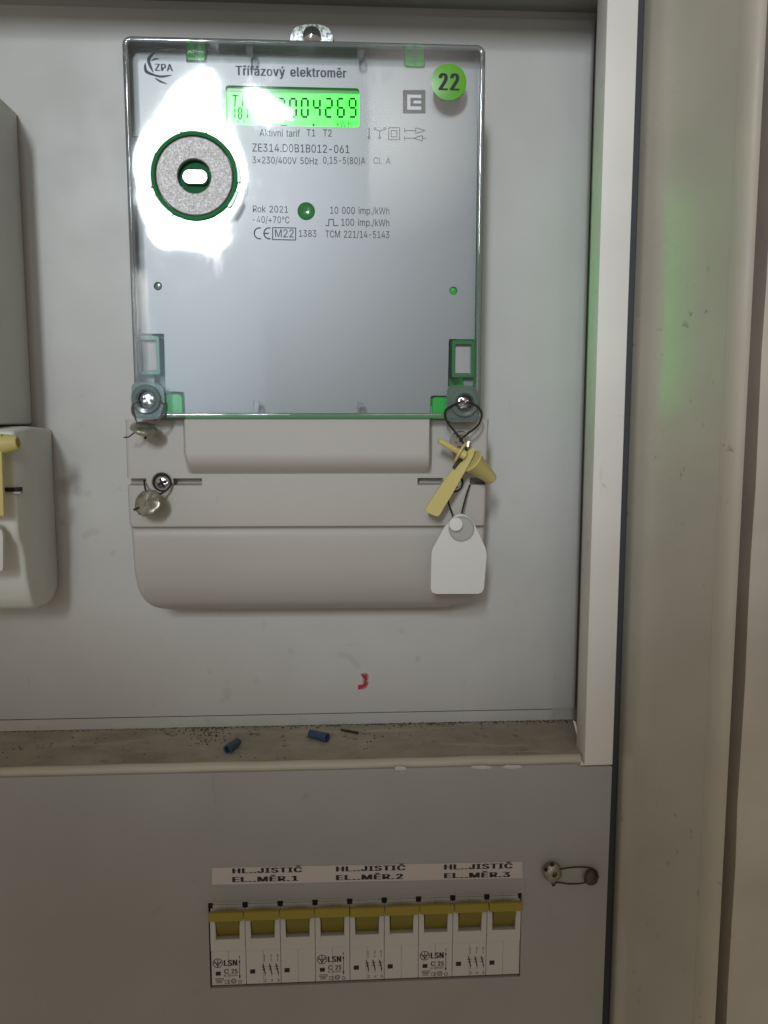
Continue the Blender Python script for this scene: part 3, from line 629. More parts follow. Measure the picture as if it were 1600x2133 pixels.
def breaker(i, label):
    x0 = -66.55+i*52.1; mw = 52.1/3
    t = thing('circuit_breaker', label, 'circuit breaker', (x0+26, 3, -282), 'three pole breakers in the cover panel')
    for k in range(3):
        a, b = x0+k*mw+0.10, x0+(k+1)*mw-0.10; jz = random.uniform(-0.22, 0.22)
        h = mw/2
        # housing: lower printed face, step, toggle pocket, upper strip
        bm = bmesh.new()
        bm_box(bm, a, b, -0.2, 8, -281.6, -263.0, 0.25)
        bm_box(bm, a, b, -1.0, 8, -262.7, -256.5, 0.3)
        bm_box(bm, a, a+2.7, -1.3, 8, -258.7, -243.4, 0.35)
        bm_box(bm, b-2.7, b, -1.3, 8, -258.7, -243.4, 0.35)
        bm_box(bm, a+2.6, b-2.6, 4.0, 8, -258.7, -246, 0)
        bm_box(bm, a, b, 0.6, 8, -243.2, -239.3, 0.3)
        bm_box(bm, a+0.2, b-0.2, 1.0, 8, -239.2, -237.4, 0.2)
        ho = from_bm('pole_housing', bm, M_BREAK, t)
        polys('centre_line', [line((a+h-0.15, -281.4), (a+h-0.15, -263.3), 0.12), line((a+h-0.15, -246.6), (a+h-0.15, -240.2), 0.12)], -0.24, M_INKG, ho)
        for v in ho.children[0].data.vertices:
            if v.co.z+wloc(t).z > -0.25: v.co.y += 0.0008
        # toggle: handle bar across the pole and the yellow body below it
        bm = bmesh.new()
        bm_box(bm, a+0.05, b-0.05, -6.2, -3.8, -243.6+jz, -239.0+jz, 0.6, 3)
        from_bm('tie_bar', bm, M_YBREAK, t)
        bm = bmesh.new(); r_ = bmesh.ops.create_cube(bm, size=1)
        for v in r_['verts']:
            up = v.co.z > 0; fr_ = v.co.y < 0
            v.co = Vector((a+h+v.co.x*(mw-6.3), (-4.2 if up else 1.6) if fr_ else 4, -242.5 if up else -255.9))
        from_bm('toggle', bm, M_YSHADE, t)
        box('toggle_slot', a+2.75, b-2.75, 2.4, 3.9, -256.9, -246.9, M_DARK, t)
        box('clip_slot', a-1.35, a+1.25, 0.35, 2, -240.6, -237.9, M_DARK, t)
    if i == 2: box('clip_slot', x0+52.1-1.2, x0+52.1, 0.35, 2, -240.6, -237.9, M_DARK, t)
    # print
    Y = -0.27
    dx = 0.26*0
    def px(u, v): return (x0+u, -263.0-v)
    pr = []
    pr += ringpoly(*px(3.3, 6.6), 2.55, 0.35)
    pr += [line(px(1.6, 5.4), px(3.2, 8.2), 0.4), line(px(5.0, 5.4), px(3.4, 8.2), 0.4), line(px(3.3, 4.6), px(3.3, 8.6), 0.35), line(px(1.3, 6.5), px(5.3, 6.5), 0.3)]
    pr += [[px(2.2, 11.2), px(4.7, 11.2), px(4.7, 13.3), px(2.2, 13.3)]]
    pr += [[px(15.0+17.37*0+4.55+0, 10.2), px(22.0, 10.2), px(22.0, 12.4), px(19.55, 12.4)]] if False else []
    # switch arrow and the O
    pr += [line(px(14.1, 5.2), px(14.1, 15.2), 0.28), [px(13.6, 6.6), px(14.6, 6.6), px(14.1, 5.2)], [px(13.6, 13.6), px(14.6, 13.6), px(14.1, 15.4)], line(px(14.1, 3.0), px(14.1, 4.5), 0.3)]
    pr += ringpoly(*px(14.15, 17.1), 0.95, 0.28, 16)
    # tiny rating block, test marks
    for q in range(4): pr.append(line(px(1.8+0.5*(q > 1), 15.0+q*0.75), px(6.2-0.9*(q > 1), 15.0+q*0.75), 0.28))
    pr += ringpoly(*px(11.0, 16.6), 1.35, 0.25, 16)
    pr += [line(px(9.9, 16.0+q*0.6), px(12.1, 16.0+q*0.6), 0.2) for q in range(3)]
    # squares on the second and third pole
    pr += [[px(19.3, 10.6), px(21.9, 10.6), px(21.9, 12.9), px(19.3, 12.9)], [px(36.5, 10.6), px(39.1, 10.6), px(39.1, 12.9), px(36.5, 12.9)]]
    # contact symbols
    for q in range(3):
        cx = 26.6+3.3*q
        pr += [line(px(cx, 5.0), px(cx, 6.6), 0.22), line(px(cx-0.9, 7.9), px(cx+0.3, 13.4), 0.55), line(px(cx-1.6, 9.6), px(cx+0.5, 9.3), 0.3), line(px(cx-1.5, 11.0), px(cx+0.4, 10.6), 0.3), line(px(cx+0.2, 13.2), px(cx+0.2, 14.6), 0.22)]
    polys('printed_marks', pr, Y, M_INK, t)
    def tx(s, u0, u1, v, cap, bold=0.0):
        vs, fs = glyphs(s, bold); lo = min(q.x for q in vs); hi = max(q.x for q in vs)
        obj('lettering', [(x0+u0+(u1-u0)*(q.x-lo)/(hi-lo), Y-0.02-0.003*q.z, -263.0-v+q.y/CAP*cap) for q in vs], fs, M_INK, t)
    tx('LSN', 6.3, 13.0, 8.2, 3.1, 0.05)
    tx('C', 6.4, 8.5, 12.4, 2.4, 0.02); tx('25', 10.0, 13.0, 12.4, 2.4, 0.03)
    tx('AC 230/400V', 6.2, 13.0, 14.0, 1.15)
    tx('CE', 6.6, 9.2, 17.9, 2.0)
    for q in range(3):
        tx(str(1+2*q), 26.2+3.3*q, 27.0+3.3*q, 4.4, 1.5); tx(str(2+2*q), 26.4+3.3*q, 27.4+3.3*q, 17.6, 1.5)
    return t
breaker(0, 'leftmost breaker in the cut-out, three yellow toggles, below the label of meter 1')
breaker(1, 'middle breaker of the row, three yellow toggles, between the two outer breakers')
breaker(2, 'rightmost breaker in the cut-out, three yellow toggles, nearest the wire seal')

# wire seal on the cover panel
ws = thing('panel_wire_seal', 'rusty wire loop with two lead seals on the cover panel right of the paper label', 'seal', P(1190, 1830, -1))
lathe('sealing_bolt', P(1148, 1813, -1.0), (0.12, -1, 0.1), [(4.6, 0), (4.9, 1.2), (4.4, 3.6), (2.9, 4.6), (1.5, 4.7), (1.2, 3.2), (0, 3.0)], M_LEAD, ws, 24, wob=0.05)
for q, (a, b) in enumerate(((1150, 1800), (1137, 1811))):
    lathe('bolt_hole', P(a, b, -5.35), (0.05, -1, 0.1), [(1.0, 0), (1.0, 0.5), (0, 0.5)], M_DARK, ws, 12)
lathe('lead_seal', P(1232, 1828, -3.0), (0.25, -1, 0.15), [(0, -1.6), (3.2, -1.5), (3.9, -0.6), (3.9, 0.6), (3.1, 1.4), (0, 1.7)], simple('brown_lead', (0.10, 0.075, 0.05), 0.5, 0.4, bumps=0.8, bscale=400), ws, 24, wob=0.06, sharp=60)
tube('wire_loop', [P(1160, 1812, -4), P(1180, 1808, -4.5), P(1205, 1806, -4.2), P(1230, 1808, -4), P(1243, 1816, -4), P(1243, 1826, -4), P(1232, 1834, -4.5), P(1210, 1840, -4.5), P(1185, 1841, -4), P(1160, 1838, -4), P(1153, 1845, -4), P(1150, 1838, -4), P(1154, 1830, -4), P(1153, 1820, -4)], 0.42, M_RUSTW, ws)

# ================================================================== THE METER
meter = thing('electricity_meter', 'three phase electricity meter with clear cover, lit green display and silver faceplate', 'electricity meter', (-16, 50, -92))
YF, YP = -6.0, 4.0
CX0, CX1, CZ0, CZ1 = -93.2, 64.9, 1.4, 165.2
# --- housing behind the plate
box('housing', CX0+3.4, CX1-3.4, YP+8.0, 49.5, CZ0-0.5, CZ1-3.2, M_GREEN, meter, 1.0)
box('rear_base', CX0+5, CX1-5, 30, 49.8, -84, CZ1-2, M_PLASTIC, meter, 1.0)
box('side_glow_strip', CX1-3.3, CX1-2.2, YP+3, YP+19, 6, 124, simple('green_side_glow', (0.02, 0.3, 0.05), 0.3, emit=(0.03, 1.0, 0.05), es=3.4), meter, 0.3)  # added glowing strip, unseen from the front, for the frame's green streak
inner_o = rrect(CX0+1.9, CX1-1.9, CZ0+2.2, CZ1-1.9, 2.5)
slab('inner_frame', inner_o, [rrect(CX0+6.5, CX1-6.5, CZ0+6, CZ1-6.5, 2)], YP+1.9, YP+5, simple('frame_plastic', (0.24, 0.32, 0.29), 0.35), meter)
# --- hanging ear at the top
ear = []
for i in range(25):
    a = math.pi*i/24; ear.append((649+44.5*math.cos(a), 76-26*math.sin(a)**0.8 if 0 < i < 24 else 76))
ear = [(694, 100)]+ear+[(604, 100)]
slab('hanging_ear', XZ(ear, 44), [], 44, 46, M_GALV, meter, 0.4)
lathe('ear_screw', P(650, 76, 44), (0, -1, 0), [(4.6, 0), (4.4, 1.2), (3.0, 2.2), (0, 2.6)], M_STEEL, meter, 28)

# --- silver faceplate with its cut-outs
outer = [(272, 87), (388, 88.5), (388, 131), (432, 131.5), (432, 89.3), (842, 99.5), (842, 142), (885, 143), (885, 100.5), (997, 103),
         (988.5, 707), (935, 706), (932.5, 824), (897, 824), (895.5, 862.5), (386, 860), (384, 816), (345, 815), (342, 695), (287, 695),
         (277, 297), (318, 297), (318, 284), (276, 283)]
rad = [2.6, 0.2, 1, 1, 0.2, 0.2, 1, 1, 0.2, 2.6, 0.5, 0.8, 0.5, 1.2, 0.3, 0.3, 1.2, 0.5, 0.8, 0.3, 0.2, 0.8, 0.8, 0.2]
PO = P(405.5, 365, YP); PR = 82*mmpx(405, 365, YP)
LED = P(638, 440, YP)
h1, h2 = P(329, 596, YP), P(944.5, 605.5, YP)
l0, l1 = P(470, 178.5, YP), P(748.5, 265, YP); lt = P(748.5, 183, YP)
holes = [circ(PO.x, PO.z, PR, 56), circ(LED.x, LED.z, 4.0, 28), circ(h1.x, h1.z, 1.9, 20), circ(h2.x, h2.z, 1.9, 20),
         rrect(l0.x, l1.x, l1.z, (l0.z+lt.z)/2, 1.2)]
plate = slab('faceplate', rpoly(XZ(outer, YP), rad), holes, YP, YP+1.6, M_SILVER, meter)
YT = YP-0.06
# --- print on the faceplate
T = lambda s, a, b, y, c, m=M_INK, bold=0.0: text(s, a, b, y, c, YT, m, plate, bold)
T('Třífázový elektroměr', 491, 722, 156.5, 18.5, M_INKG, 0.03)
T('Aktivní tarif', 541, 625, 283.5, 14); T('T1', 639, 657, 283.8, 14); T('T2', 673, 691, 284.2, 14)
T('ZE314.D0B1B012-061', 526, 728, 315.5, 16)
T('3×230/400V 50Hz', 526, 662, 340, 13.5); T('0,15-5(80)A', 673, 761, 340.5, 13.5); T('Cl. A', 778, 814, 341.5, 13.5, M_INKG)
T('Rok 2021', 527, 600, 442, 13.5); T('10 000 imp./kWh', 688, 811, 445, 14)
T('-40/+70°C', 527, 603, 464, 13.5); T('100 imp./kWh', 711, 811, 470, 14)
T('1383', 623, 659, 493, 13.5); T('TCM 221/14-5143', 678, 811, 494.5, 14); T('M22', 573, 612, 494, 16)
def A(a, b): return xz(a, b, YT)
def L(a, b, w_=1.6): return line(A(*a), A(*b), w_*0.226)
g = [L((568, 474), (616, 475), 1.8), L((616, 474), (616, 500), 1.8), L((568, 499), (616, 500), 1.8), L((568, 474), (568, 500), 1.8)]
polys('mark_box', g, YT, M_INK, plate)
polys('pulse_symbol', [L((678, 470), (685, 470)), L((685, 470), (685, 457)), L((685, 457), (695, 457)), L((695, 457), (695, 470)), L((695, 470), (705, 470))], YT, M_INK, plate)
# conformity mark: two open arcs
for cx, bar in ((541, 0), (561, 1)):
    c0 = A(cx, 486); rr = 12*0.226; g = []
    for i in range(14):
        a, b = R(75+210*i/14), R(75+210*(i+1)/14)
        g.append([(c0[0]+q*math.cos(t), c0[1]+q*math.sin(t)) for q, t in ((rr, a), (rr, b), (rr*0.80, b), (rr*0.80, a))])
    if bar: g.append(L((550, 486), (560, 486), 2.4))
    polys('conformity_mark', g, YT, M_INK, plate)
# connection symbols
polys('wire_symbol', [L((769, 266), (769, 284), 1.5)]+ringpoly(*A(769, 287), 0.62, 0.3, 14), YT, M_INK, plate)
g = [L((791, 272), (791, 284), 1.5), L((791, 273), (783, 270), 1.5), L((791, 273), (800, 270), 1.5)]
for q in ((791, 287), (781, 268), (802, 268)): g += ringpoly(*A(*q), 0.62, 0.3, 14)
polys('star_symbol', g, YT, M_INK, plate)
for a, b in ((11.5, 12.5), (6, 6.5)):
    c = (821, 278.5)
    polys('square_symbol', [L((c[0]-a, c[1]-b), (c[0]+a, c[1]-b)), L((c[0]-a, c[1]+b), (c[0]+a, c[1]+b)), L((c[0]-a, c[1]-b), (c[0]-a, c[1]+b)), L((c[0]+a, c[1]-b), (c[0]+a, c[1]+b))], YT, M_INK, plate)
polys('arrow_symbol', [L((843, 267), (843, 277)), L((843, 272), (866, 272)), L((866, 266), (866, 278)), L((866, 266), (886, 272)), L((866, 278), (886, 272))], YT, M_INK, plate)
polys('arrow_symbol', [L((843, 283), (843, 293)), L((843, 288), (862, 288)), L((880, 282), (880, 294)), L((862, 288), (880, 282)), L((862, 288), (880, 294)), L((880, 288), (888, 288))], YT, M_INK, plate)
# square emblem
polys('emblem_square', [[A(839.5, 187.5), A(886.5, 187.5), A(886.5, 236.5), A(839.5, 236.5)]], YT, M_INK, plate)
def B(a, b): return xz(640+a/4, 40+b/4, YT)
polys('emblem_letter', [[B(833, 628), B(950, 630), B(950, 657), B(860, 655), B(860, 727), B(950, 727), B(950, 755), B(833, 753)],
                        [B(886, 679), B(950, 679), B(950, 702), B(886, 702)]], YT-0.03, simple('emblem_white', (0.66, 0.67, 0.72), 0.5), plate)
# maker's emblem: crescents and three letters
def crescent(p0, p1, p2, w0):
    a = smooth_path([Vector((*A(*p), 0)) for p in (p0, p1, p2)], 10); n = len(a); up, dn = [], []
    for i, p in enumerate(a):
        t = a[min(i+1, n-1)]-a[max(i-1, 0)]; t.normalize(); q = Vector((-t.y, t.x, 0))
        s = w0*math.sin(math.pi*(0.06+0.9*i/(n-1)))*0.5
        up.append(tuple((p+q*s)[:2])); dn.append(tuple((p-q*s)[:2]))
    return [[up[i], up[i+1], dn[i+1], dn[i]] for i in range(n-1)]
def E8(a, b): return (240+a/8, 40+b/8)
cr = []
cr += crescent(E8(660, 550), E8(558, 680), E8(635, 890), 1.5)
cr += crescent(E8(500, 730), E8(520, 870), E8(700, 945), 1.35)+crescent(E8(600, 915), E8(760, 955), E8(945, 930), 1.0)
cr += crescent(E8(600, 695), E8(660, 665), E8(735, 660), 0.7)
cr += crescent(E8(660, 975), E8(750, 1035), E8(865, 1078), 0.9)
polys('maker_emblem', cr, YT, M_INKG, plate)
text('ZPA', 322.5, 360.5, 147.3, 14, YT-0.02, M_INKG, plate, 0.03)

# --- display
disp = box('display', l0.x-2, l1.x+2, YP+2.2, YP+5, l1.z-2, l0.z+2, M_LCD, meter)
YD = YP+2.1
box('display_edge', l0.x-1, l1.x+1, YP+1.7, YP+2.1, lt.z-1.9, l0.z+1, M_LCDEDGE, disp)
def D(a, b): return (460+a/5.333, 160+b/5.333)   # close-up coordinates
SEGS = {'0': 'abcdef', '1': 'bc', '2': 'abged', '4': 'fgbc', '6': 'afgcde', '8': 'abcdefg', '9': 'abfgcd'}
def seven(ch, x, y, wd, ht, th):
    out = []; g_ = th*0.25
    def S(p, q): return line(xz(*p, YD), xz(*q, YD), th*0.226)
    xl, xr, yt, ym, yb = x-wd/2, x+wd/2, y-ht/2, y, y+ht/2
    for s in SEGS[ch]:
        out.append({'a': S((xl+g_, yt), (xr-g_, yt)), 'g': S((xl+g_, ym), (xr-g_, ym)), 'd': S((xl+g_, yb), (xr-g_, yb)),
                    'f': S((xl, yt+g_*2), (xl, ym-g_*2)), 'e': S((xl, ym+g_*2), (xl, yb-g_*2)),
                    'b': S((xr, yt+g_*2), (xr, ym-g_*2)), 'c': S((xr, ym+g_*2), (xr, yb-g_*2))}[s])
    return out
sg = []
for ch, cx in zip('0004269', (586, 610.5, 635, 660, 685, 710, 734.5)): sg += seven(ch, cx, 224.5, 13, 38, 4.3)
sg += [L(D(120, 185), D(190, 185), 2.4), L(D(155, 185), D(148, 310), 2.6), L(D(240, 190), D(234, 305), 2.4)]
sg += seven('1', 486, 235.5, 7, 22, 2.8)+seven('8', 500, 236, 7, 22, 2.8)+seven('1', 512, 236, 7, 22, 2.8)
sg += [L((494.5, 247), (493.8, 251), 2), L((507.5, 247), (506.8, 251), 2)]
sg += [L((485, 258.5), (491, 258.5), 2.4), L((493, 258.5), (499, 258.5), 2.4), L((501, 258.5), (508, 258.5), 2.4), L((583, 257.7), (595, 257.7), 3), L((595, 257.7), (599, 257.7), 2)]
q = [D(1012, 524), D(1048, 524), D(1030, 556)]; sg.append([xz(*p, YD) for p in q])
so = polys('display_segments', [[(a, b) for a, b in p] for p in sg], YD, M_SEG, disp)
text('kW', 701.5, 721, 265, 13, YD-0.02, M_SEG, disp); text('h', 725, 732, 265.5, 13, YD-0.02, M_SEG, disp)

# --- optical port
s_ = mmpx(405, 365, YF)
PC = P(405, 367, YF)
port = lathe('optical_port', (PC.x, YF, PC.z), (0, -1, 0), [(19.2, -9), (19.2, -0.5), (18.8, 0.5), (18.0, 0.9), (17.2, 0.4), (16.9, -1.5), (7.4, -1.5), (7.4, -4), (0, -4)], M_GREEN, meter, 64)
lathe('port_ring', (PC.x, YF, PC.z), (0, -1, 0), [(7.2, -1.4), (7.3, 0.1), (7.6, 0.35), (16.3, 0.35), (16.8, 0.0), (16.8, -1.4)], M_RING, port, 64, cap=False)
lathe('port_floor', (PC.x, YF, PC.z), (0, -1, 0), [(7.1, -3.8), (7.0, -2.8), (0, -2.8)], M_FLEX, port, 40)
slab('port_lens', rrect(PC.x-5.0, PC.x+5.4, PC.z-2.9, PC.z+2.7, 2.0), [], YF+0.2, YF+2.6, M_WHITE, port, 0.3)
for a0, a1 in ((72, 108), (150, 195), (205, 240), (318, 342), (352, 20+360)):
    pts = []; 
    m_ = 8
    for i in range(m_+1):
        a = R(a0+(a1-a0)*i/m_); pts.append((PC.x+20.2*math.cos(a), PC.z+20.2*math.sin(a)))
    for i in range(m_+1):
        a = R(a1+(a0-a1)*i/m_); pts.append((PC.x+18.9*math.cos(a), PC.z+18.9*math.sin(a)))
    slab('port_clip', pts, [], YF-0.5, YF+3, M_GREEN, port, 0.25)
# --- light emitting diode, small rivet holes
lathe('pulse_led', (LED.x, YP+0.6, LED.z), (0, -1, 0), [(4.0, -3), (4.0, 0), (3.2, 0.5), (2.2, 0.2), (0, 0.1)], M_LED, meter, 32)
for h_ in (h1, h2):
    lathe('locating_pin', (h_.x, YP+1.2, h_.z), (0, -1, 0), [(1.9, -2), (1.8, -0.2), (1.2, 0.4), (0, 0.5)], M_GUIDE if h_ is h2 else M_GREEN, meter, 20)

# --- clear cover: front sheet, slightly dished round the port, and its rim
cover = thing('clear_cover_root', '', '', (-16, 50, -92)) if False else None
nx, nz = 96, 100; vs, fs = [], []
for j in range(nz+1):
    for i in range(nx+1):
        x = CX0+0.8+(CX1-CX0-1.6)*i/nx; z = CZ0+0.8+(CZ1-CZ0-1.6)*j/nz
        d = math.hypot(x-PC.x, (z-PC.z))
        dish = 0.5*math.exp(-(d/26.0)**2.2)
        vs.append((x, YF+dish, z))
def inside(x, z, r=3.5):
    dx = max(CX0+r-x, x-(CX1-r), 0); dz = max(CZ0+r-z, z-(CZ1-r), 0)
    return math.hypot(dx, dz) < r-0.8
for j in range(nz):
    for i in range(nx):
        a = j*(nx+1)+i; c = (Vector(vs[a])+Vector(vs[a+nx+2]))/2
        if math.hypot(c.x-PC.x, c.z-PC.z) < 18.4 or not inside(c.x, c.z): continue
        fs.append((a, a+1, a+nx+2, a+nx+1))
cov = obj('clear_cover', vs, fs, M_COVER, meter, True)
bm = bmesh.new(); bm.from_mesh(cov.data); bmesh.ops.delete(bm, geom=[v for v in bm.verts if not v.link_faces], context='VERTS'); bm.to_mesh(cov.data); bm.free()
path = rrect(CX0, CX1, CZ0, CZ1, 4.0, 8); n = len(path)
cxm, czm = (CX0+CX1)/2, (CZ0+CZ1)/2
prof = [(-2.6, YF+0.1), (-1.6, YF-0.35), (-0.7, YF-0.1), (-0.15, YF+0.6), (0, YF+1.6), (0.25, 47), (-1.3, 47), (-1.7, YF+3.2), (-2.2, YF+1.4), (-2.6, YF+0.9)]
vs, fs = [], []; m = len(prof)
for i, (x, z) in enumerate(path):
    p0, p1 = Vector(path[i-1]), Vector(path[(i+1) % n]); t = (p1-p0).normalized(); nn = Vector((t.y, -t.x))
    for a, y_ in prof: vs.append((x+nn.x*a, y_, z+nn.y*a))
for i in range(n):
    i2 = (i+1) % n
    for k in range(m): fs.append((i*m+k, i*m+(k+1) % m, i2*m+(k+1) % m, i2*m+k))
obj('cover_rim', vs, fs, M_RIM, cov, True, 45)
# small moulded ribs in the cover
for a, b, c, d in ((513, 92, 528, 116), (743.5, 97, 757.5, 122), (528, 835, 541, 860), (743.5, 838, 757, 861)):
    p, q = P(a, b, YF+2), P(c, d, YF+2)
    slab('cover_rib', rrect(p.x, q.x, q.z, p.z, 0.8), [], YF+0.6, YF+4, M_RIB, cov, 0.4)
for a in (410, 863):
    p, q = P(a-19, 98 if a < 600 else 110, YP+3), P(a+19, 130 if a < 600 else 142, YP+3)
    slab('snap_tab', rrect(p.x, q.x, q.z, p.z, 0.6), [], YP+0.7, YP+6, M_GUIDE, cov, 0.5)
    box('tab_rib', (p.x+q.x)/2-0.8, (p.x+q.x)/2+0.8, YP+0.1, YP+1.0, q.z+0.3, p.z+3, M_RIM, cov, 0.3)
# lower corners: latch window, screw lug, green guide
for sgn, wx0, wx1, wy0, wy1, sx, sy, lx0, lx1, ly0, ly1, gx0, gx1, gy0, gy1 in (
        (-1, 291, 338, 702, 781, 307, 832, 276, 346, 797, 873, 349, 382, 822, 868),
        (1, 939, 984, 711, 787, 966, 839, 930, 994, 803, 879, 900, 931, 828, 872)):
    p, q = P(wx0, wy0, YP+2), P(wx1, wy1, YP+2)
    o_ = rrect(p.x, q.x, q.z, p.z, 0.8, 3); i_ = rrect(p.x+1.5, q.x-1.5, q.z+1.2, p.z-1.7, 0.5, 3)
    lf = slab('latch_frame', o_, [i_], YP-2.5, YP+7.9, M_GREEN, meter)
    slab('latch_plate', i_, [], YP+0.3, YP+7.8, M_LATCH, lf)
    box('latch_edge', p.x+1.8, q.x-1.8, YP-1.2, YP+0.6, q.z+1.0, q.z+2.0, M_STEEL if False else M_RIB, lf, 0.3)
    p, q = P(lx0, ly0, YF), P(lx1, ly1, YF)
    c = P(sx, sy, YF)
    lug = slab('screw_lug', rpoly([(p.x, q.z), (q.x, q.z), (q.x, p.z), (p.x, p.z)], [3.5, 3.0, 5.5, 3.0], 6), [circ(c.x, c.z, 3.7, 32)], YF-2.2, YF+3, M_LUG, cov)
    lathe('lug_ring', (c.x, YF, c.z), (0, -1, 0), [(6.6, 2.2), (6.6, 3.0), (6.0, 3.5), (4.4, 3.3), (3.8, 2.0), (3.7, -6)], M_LUG, lug, 40, cap=False)
    s = screw_head('cover_screw', (c.x, YF+0.8, c.z), 3.5, M_STEEL, meter, 0.5 if sgn < 0 else 0.8)
    lathe('screw_shank', (c.x, YF+0.8, c.z), (0, 1, 0), [(3.4, 0), (3.4, 2.5), (2.0, 2.6), (2.0, 12)], M_STEEL, s, 24)
    p, q = P(gx0, gy0, YP), P(gx1, gy1, YP)
    gd = slab('light_guide', rrect(p.x, q.x, q.z, p.z, 1.4), [], YP-3, YP+9, M_GUIDE, meter, 0.7)
    slab('guide_step', rrect(p.x+1.3, q.x-1.3, q.z+2.5, p.z-1.5, 0.8), [], YP-3.6, YP-2.9, M_GUIDE, gd, 0.4)
p, q = P(387, 861.5, YP-2), P(897, 878, YP-2)
box('base_strip', p.x, q.x, YP-3.5, YP+6, q.z+0.4, p.z, M_GUIDE, meter, 0.6)
# round sticker
SP = P(935, 171, YF-0.1)
st = lathe('round_sticker', (SP.x, YF-0.05, SP.z), (0, -1, 0), [(7.85, 0), (7.85, 0.18), (7.7, 0.22), (0, 0.24)], M_GREENST, meter, 56)
st['label'] = 'bright green round sticker reading 22'
for v in st.data.vertices:
    pass
text('22', 913.5, 957, 187.5, 33, YF-0.34, M_INK, st, 0.05)

# --- terminal cover: one moulded shell, built as a relief
def sm(e0, e1, x):
    t = max(0, min(1, (x-e0)/(e1-e0))); return t*t*(3-2*t)
def interp(tab, v):
    for (a, fa), (b, fb) in zip(tab, tab[1:]):
        if a <= v <= b:
            t = (v-a)/(b-a); return fa+(fb-fa)*t
    return tab[0][1] if v < tab[0][0] else tab[-1][1]
def smooth_tab(tab):
    pts = smooth_path([Vector((a, b, 0)) for a, b in tab], 8); return [(p.x, p.y) for p in pts]
YC = 4.0
zt, zb = P(640, 884, YC).z, P(640, 1269, 14).z
def prow(z):                       # pixel row of a height on the cover
    return 880 - z*1650/(DIST+YC)*1.0
LEFT = [(873.5, 259), (884, 259.5), (996, 263), (1010, 264), (1085, 267.5), (1100, 271.5), (1120, 273.5), (1180, 278), (1215, 283), (1236, 290), (1250, 299), (1260, 311), (1266, 325), (1269.5, 345)]
RIGHT = [(873.5, 1019.5), (884, 1019), (996, 1015), (1010, 1014.5), (1085, 1012), (1100, 1010.5), (1120, 1010), (1180, 1007), (1215, 1003.5), (1236, 997), (1250, 987), (1258, 975), (1262, 962), (1265, 940)]
rows = []
y_ = 873.5
while y_ < 1269.5:
    rows.append(y_); y_ += 1.5 if (940 < y_ < 1020 or y_ > 1230 or 1080 < y_ < 1125) else 3.0
rows.append(1269.5)
FRONT = [(873.5, 4), (884, 4), (1080, 4), (1090, 5.2), (1097, 7.6), (1104, 8.6), (1120, 8.2), (1150, 8.6), (1190, 10), (1225, 13), (1250, 17.5), (1262, 22), (1269.5, 30)]
FRONT = smooth_tab(FRONT); LEFT = smooth_tab(LEFT); RIGHT = smooth_tab(RIGHT)
NU = 330; vs, fs = [], []
us = [i/NU for i in range(NU+1)]
BX0, BX1 = P(381, 930, -4).x, P(899, 930, -4).x
for y_ in rows:
    yl = y_+ (0 if y_ < 1200 else 0)
    f0 = interp(FRONT, y_)
    pl, prr = P(interp(LEFT, y_), y_, f0), P(interp(RIGHT, y_), y_-(y_-884)*0.012, f0)
    for u in us:
        x = pl.x+(prr.x-pl.x)*u; z = pl.z+(prr.z-pl.z)*u
        y = f0
        # raised centre block with a rounded lower edge
        inner = sm(BX0-1.2+max(0, (y_-940))*0.03, BX0+1.2+max(0, (y_-940))*0.05, x)*(1-sm(BX1-1.2, BX1+1.2, x))
        low = 1-max(0, min(1, (y_-945)/42.0))**2.2 if y_ > 945 else 1
        if y_ > 988: low = 0
        y -= 8.0*inner*max(0, low)
        # slots either side of the screws
        xp = 710+x*1650/(DIST+YC)+0
        gd = 0
        pxl = interp(LEFT, y_)
        sx = pxl+(interp(RIGHT, y_)-pxl)*u
        vs_ = sm(996.5, 998.5, y_)*(1-sm(1009, 1011.5, y_))
        gd = max(gd, vs_*(1-sm(301, 303, sx)), vs_*sm(352, 354, sx)*(1-sm(413, 418, sx)), vs_*sm(868, 871, sx)*(1-sm(918, 921, sx)), vs_*sm(979, 981, sx)*(1-sm(1010, 1012, sx)))
        y += 6.0*gd
        # rounded outer edges
        e = min(x-pl.x, prr.x-x)
        if e < 2.0: y += 2.0-math.sqrt(max(0, 4.0-(2.0-e)**2))
        vs.append((x, y, z))
nr = len(rows); nc = NU+1
for j in range(nr-1):
    for i in range(NU): fs.append((j*nc+i, j*nc+i+1, (j+1)*nc+i+1, (j+1)*nc+i))
# side skirts back to the wall
b0 = len(vs)
bd = [(j*nc) for j in range(nr)]+[(nr-1)*nc+i for i in range(1, nc)]+[j*nc+NU for j in range(nr-2, -1, -1)]+[i for i in range(NU-1, 0, -1)]
for i in bd: v = vs[i]; vs.append((v[0]*0.985-0.2, 46, v[2]))
m = len(bd)
for k in range(m): fs.append((bd[k], bd[(k+1) % m], b0+(k+1) % m, b0+k))
tc = obj('terminal_cover', vs, fs, M_PLASTIC, meter, True, 50)
# screws of the terminal cover in their wells
for sx, sy in ((337.5, 1004.5), (946, 1006)):
    c = P(sx, sy, YC-0.3)
    well = lathe('screw_well', (c.x, YC-0.2, c.z), (0, -1, 0), [(5.4, -1), (5.3, 0.1), (4.9, 0.3), (4.5, -0.1), (4.4, -0.12)], M_PLASTIC, tc, 40, cap=False)
    lathe('well_floor', (c.x, YC-0.3, c.z), (0, -1, 0), [(4.5, 0.05), (4.4, 0.14), (0, 0.14)], M_DARK, tc, 36)
    screw_head('terminal_screw', (c.x+0.25, YC-0.4, c.z-0.35), 3.3, M_STEEL, tc, 0.35)

